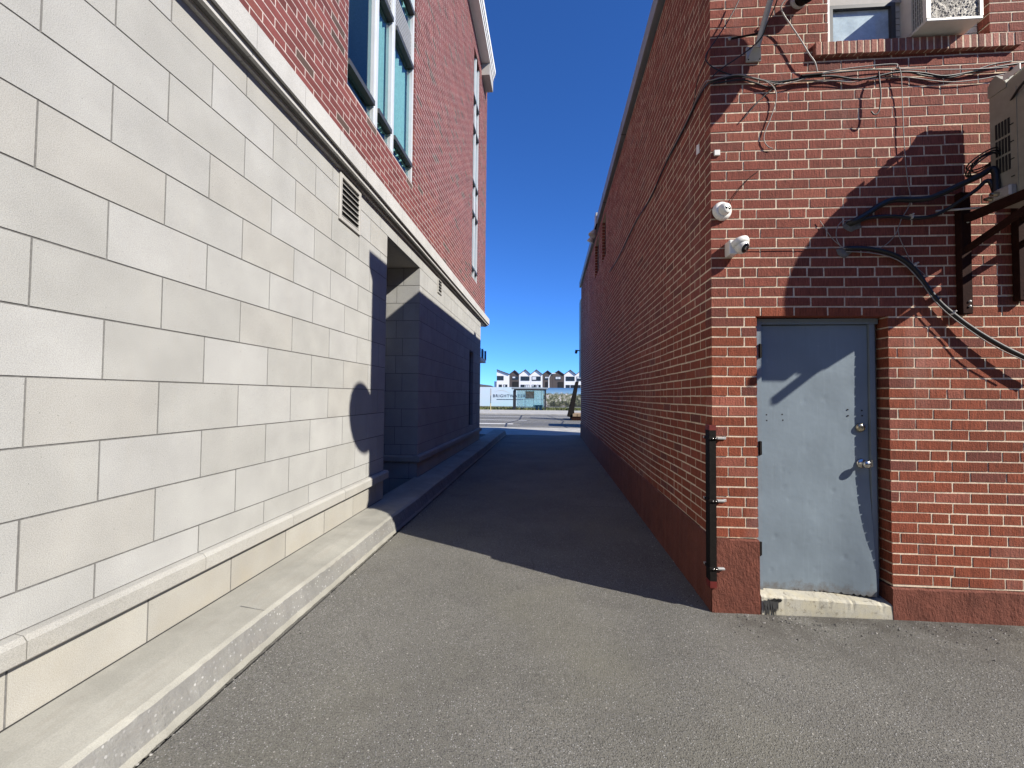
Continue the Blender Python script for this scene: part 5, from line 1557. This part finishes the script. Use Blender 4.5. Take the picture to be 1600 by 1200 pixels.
# truck parked round the corner; it throws the shadow seen on the road
tk = empty('parked_truck', (6.2, 22.6, -.05), 'white box truck with ladder rails parked out of sight round the corner', 'truck')
ko = Vector(tk.location)
mb = MB(); mb.box((3.4, 21.6, .75), (7.6, 23.6, 2.75), 'truck_white', bev=.04); sub(mb, 'cargo_box', tk, ko)
mb = MB(); mb.box((7.62, 21.65, .5), (9.4, 23.55, 2.2), 'truck_white', bev=.25); mb.box((9.1, 21.75, 1.3), (9.42, 23.45, 1.95), 'window_black'); sub(mb, 'cab', tk, ko)
mb = MB(); mb.box((3.5, 21.9, .45), (9.2, 23.3, .745), 'dark_steel'); sub(mb, 'chassis', tk, ko)
for xq in (4.4, 8.5):
    for yq in (21.55, 23.35):
        mb = MB(); c = Vector((xq, yq, .37)); mb.lathe([(.2, 0), (.4, .02), (.42, .06), (.42, .22), (.4, .26), (.2, .28)], frame_m(c, (0, 1, 0)), 'black_rubber', 24); sub(mb, 'wheel', tk, ko)
mb = MB()
for yq, xs_ in ((22.0, 2.1), (23.0, 1.9)):
    mb.bar((xs_, yq, 2.95), (7.2, yq, 2.95), .16, .12, 'galvanised')
for xq in (3.8, 5.5, 7.0): mb.bar((xq, 21.9, 2.82), (xq, 23.1, 2.82), .06, .14, 'galvanised')
sub(mb, 'ladder_rack', tk, ko)

# townhouses far behind
TH = 150.0
def tx(x): return onY(x, 600, TH).x
def tz(y): return onY(830, y, TH).z
def house(x0, x1, kind, peak, pt, ev, label, wins):
    a, b = tx(x0), tx(x1); zp = tz(pt); ze = tz(ev); m_ = tx(peak)
    org = ((a + b) / 2, TH, 0)
    wall = 'white_stucco' if kind == 'w' else 'brown_brick'
    root = empty('townhouse', org, label, 'house', 'row of gabled townhouses')
    mb = MB()
    f = [(a, TH, -1), (b, TH, -1), (b, TH, ze), (m_, TH, zp), (a, TH, ze if peak > x0 + 1 else zp)]
    if peak <= x0 + 1: f = [(a, TH, -1), (b, TH, -1), (b, TH, ze), (a, TH, zp)]
    n = len(f); bk = [(p[0], TH + 9, p[2]) for p in f]
    mb.add(f + bk, [tuple(range(n)), tuple(range(n, 2 * n))[::-1]] + [(i, n + i, n + (i + 1) % n, (i + 1) % n) for i in range(n)], wall)
    sub(mb, 'wall', root, org)
    mb = MB(); t_ = .30
    L = [f[-1], f[-2], f[-3]] if n == 5 else [f[-1], f[-2]]
    for p, q in zip(L[:-1], L[1:]):
        mb.add([(p[0], TH - .35, p[2] + .02), (q[0], TH - .35, q[2] + .02), (q[0], TH + 9.2, q[2] + .02), (p[0], TH + 9.2, p[2] + .02),
                (p[0], TH - .35, p[2] + t_), (q[0], TH - .35, q[2] + t_), (q[0], TH + 9.2, q[2] + t_), (p[0], TH + 9.2, p[2] + t_)],
               [(0, 1, 2, 3), (4, 5, 6, 7), (0, 1, 5, 4), (2, 3, 7, 6), (1, 2, 6, 5), (3, 0, 4, 7)], 'roof_shingle')
    sub(mb, 'roof', root, org)
    for (wx0, wx1, wy0, wy1) in wins:
        p, q = tx(wx0), tx(wx1); c, d = tz(wy1), tz(wy0)
        mb = MB()
        for (u0q, u1q, v0q, v1q) in ((p - .1, p, c - .1, d + .1), (q, q + .1, c - .1, d + .1), (p, q, c - .1, c), (p, q, d, d + .1), ((p + q) / 2 - .05, (p + q) / 2 + .05, c, d)):
            mb.box((u0q, TH - .08, v0q), (u1q, TH - .002, v1q), 'dark_trim')
        wf = sub(mb, 'window', root, (p, TH, c))
        mb = MB(); mb.box((p, TH - .03, c), (q, TH - .003, d), 'window_black'); sub(mb, 'pane', wf, (p, TH, c))
        if random.random() < .45:
            mb = MB(); hh = (d - c) * random.uniform(.35, .8); mb.box(((p if random.random() < .5 else (p + q) / 2) + .05, TH - .036, d - hh), ((p + q) / 2 - .06 if random.random() < .5 else q - .05, TH - .031, d), 'blind'); sub(mb, 'blind', wf, (p, TH, c))
    return root, org
def wn(c, w_=10): return [(c - w_ / 2, c + w_ / 2, 588.5, 594.5), (c - w_ / 2, c - 1, 601.5, 608), (c + 1, c + w_ / 2, 601.5, 608)]
r_, o_ = house(776, 795.8, 'w', 776, 578.3, 585.5, 'white townhouse with single slope roof, first in the row', [(776.8, 786.5, 588, 594), (780, 784, 601.5, 608), (787, 792.5, 601.5, 608)])
mb = MB(); mb.box((tx(772), TH + .5, -1), (tx(776) - .01, TH + 7, tz(596)), 'white_stucco'); sub(mb, 'side_wing', r_, o_)
def loggia(r, o, x0, x1):
    mb = MB(); mb.box((tx(x0), TH - .12, tz(610)), (tx(x1), TH - .004, tz(596.5)), 'void_dark'); sub(mb, 'loggia', r, o)
r_, o_ = house(796, 810.8, 'd', 804, 579.3, 585.5, 'dark brick townhouse between two white ones, second in the row', [(800.5, 810, 588.5, 593)]); loggia(r_, o_, 801, 810.5)
house(811, 829, 'w', 821, 578.2, 585.5, 'white townhouse third in the row, left of a matching twin', wn(820.5, 13))
house(829.2, 847.5, 'w', 838, 578.2, 585.5, 'white townhouse fourth in the row, above the bus shelter', wn(838, 13))
r_, o_ = house(847.7, 863.5, 'd', 855.5, 579.6, 585.5, 'dark brick townhouse directly behind the street lamp', [(851.5, 858.5, 588.5, 593)]); loggia(r_, o_, 852.5, 856)
r_, o_ = house(863.7, 881.3, 'd', 872.5, 579.6, 585.5, 'dark brick townhouse right of the street lamp', [(868, 876, 588.5, 593)]); loggia(r_, o_, 872, 880.5)
house(881.5, 899.8, 'w', 891, 578.6, 585.5, 'white townhouse behind the raised trailer ramp', wn(891, 13))
house(900, 918, 'w', 909, 578.6, 585.5, 'white townhouse at the right end, half hidden by the brick corner', wn(908, 13))
# far low roof at the left
fo_ = onY(757, 606, 190); fo_.z = 0
fh = empty('low_house', fo_, 'low distant house with grey roof left of the townhouses', 'house')
a, b = onY(745, 600, 190).x, onY(771, 600, 190).x; z_ = onY(757, 605.5, 190).z; z2 = onY(757, 602, 190).z
mb = MB(); mb.box((a, 190, -1), (b, 197, z_), 'white_stucco'); sub(mb, 'wall', fh, fo_)
mb = MB(); mb.add([(a - .4, 189.6, z_), (b + .4, 189.6, z_), (b - 1.5, 193.5, z2), (a - .4, 193.5, z2 + .8), (b + .4, 197.4, z_), (a - .4, 197.4, z_)], [(0, 1, 2, 3), (3, 2, 4, 5), (1, 4, 2)], 'roof_shingle'); sub(mb, 'roof', fh, fo_)
for p in ((603, 370), (597, 775)): print('hit', p, [round(v, 3) for v in onX(*p, XL)])
for p in ((XR, YF, 6), (XR, YF, 0), (XL, YN0, 3.9), (XL, YN0, .2), (0, 1e5, 1.65), (XR, YE, 0), (XR, YE, ROOF)): print(p, [round(v, 1) for v in proj(p)])
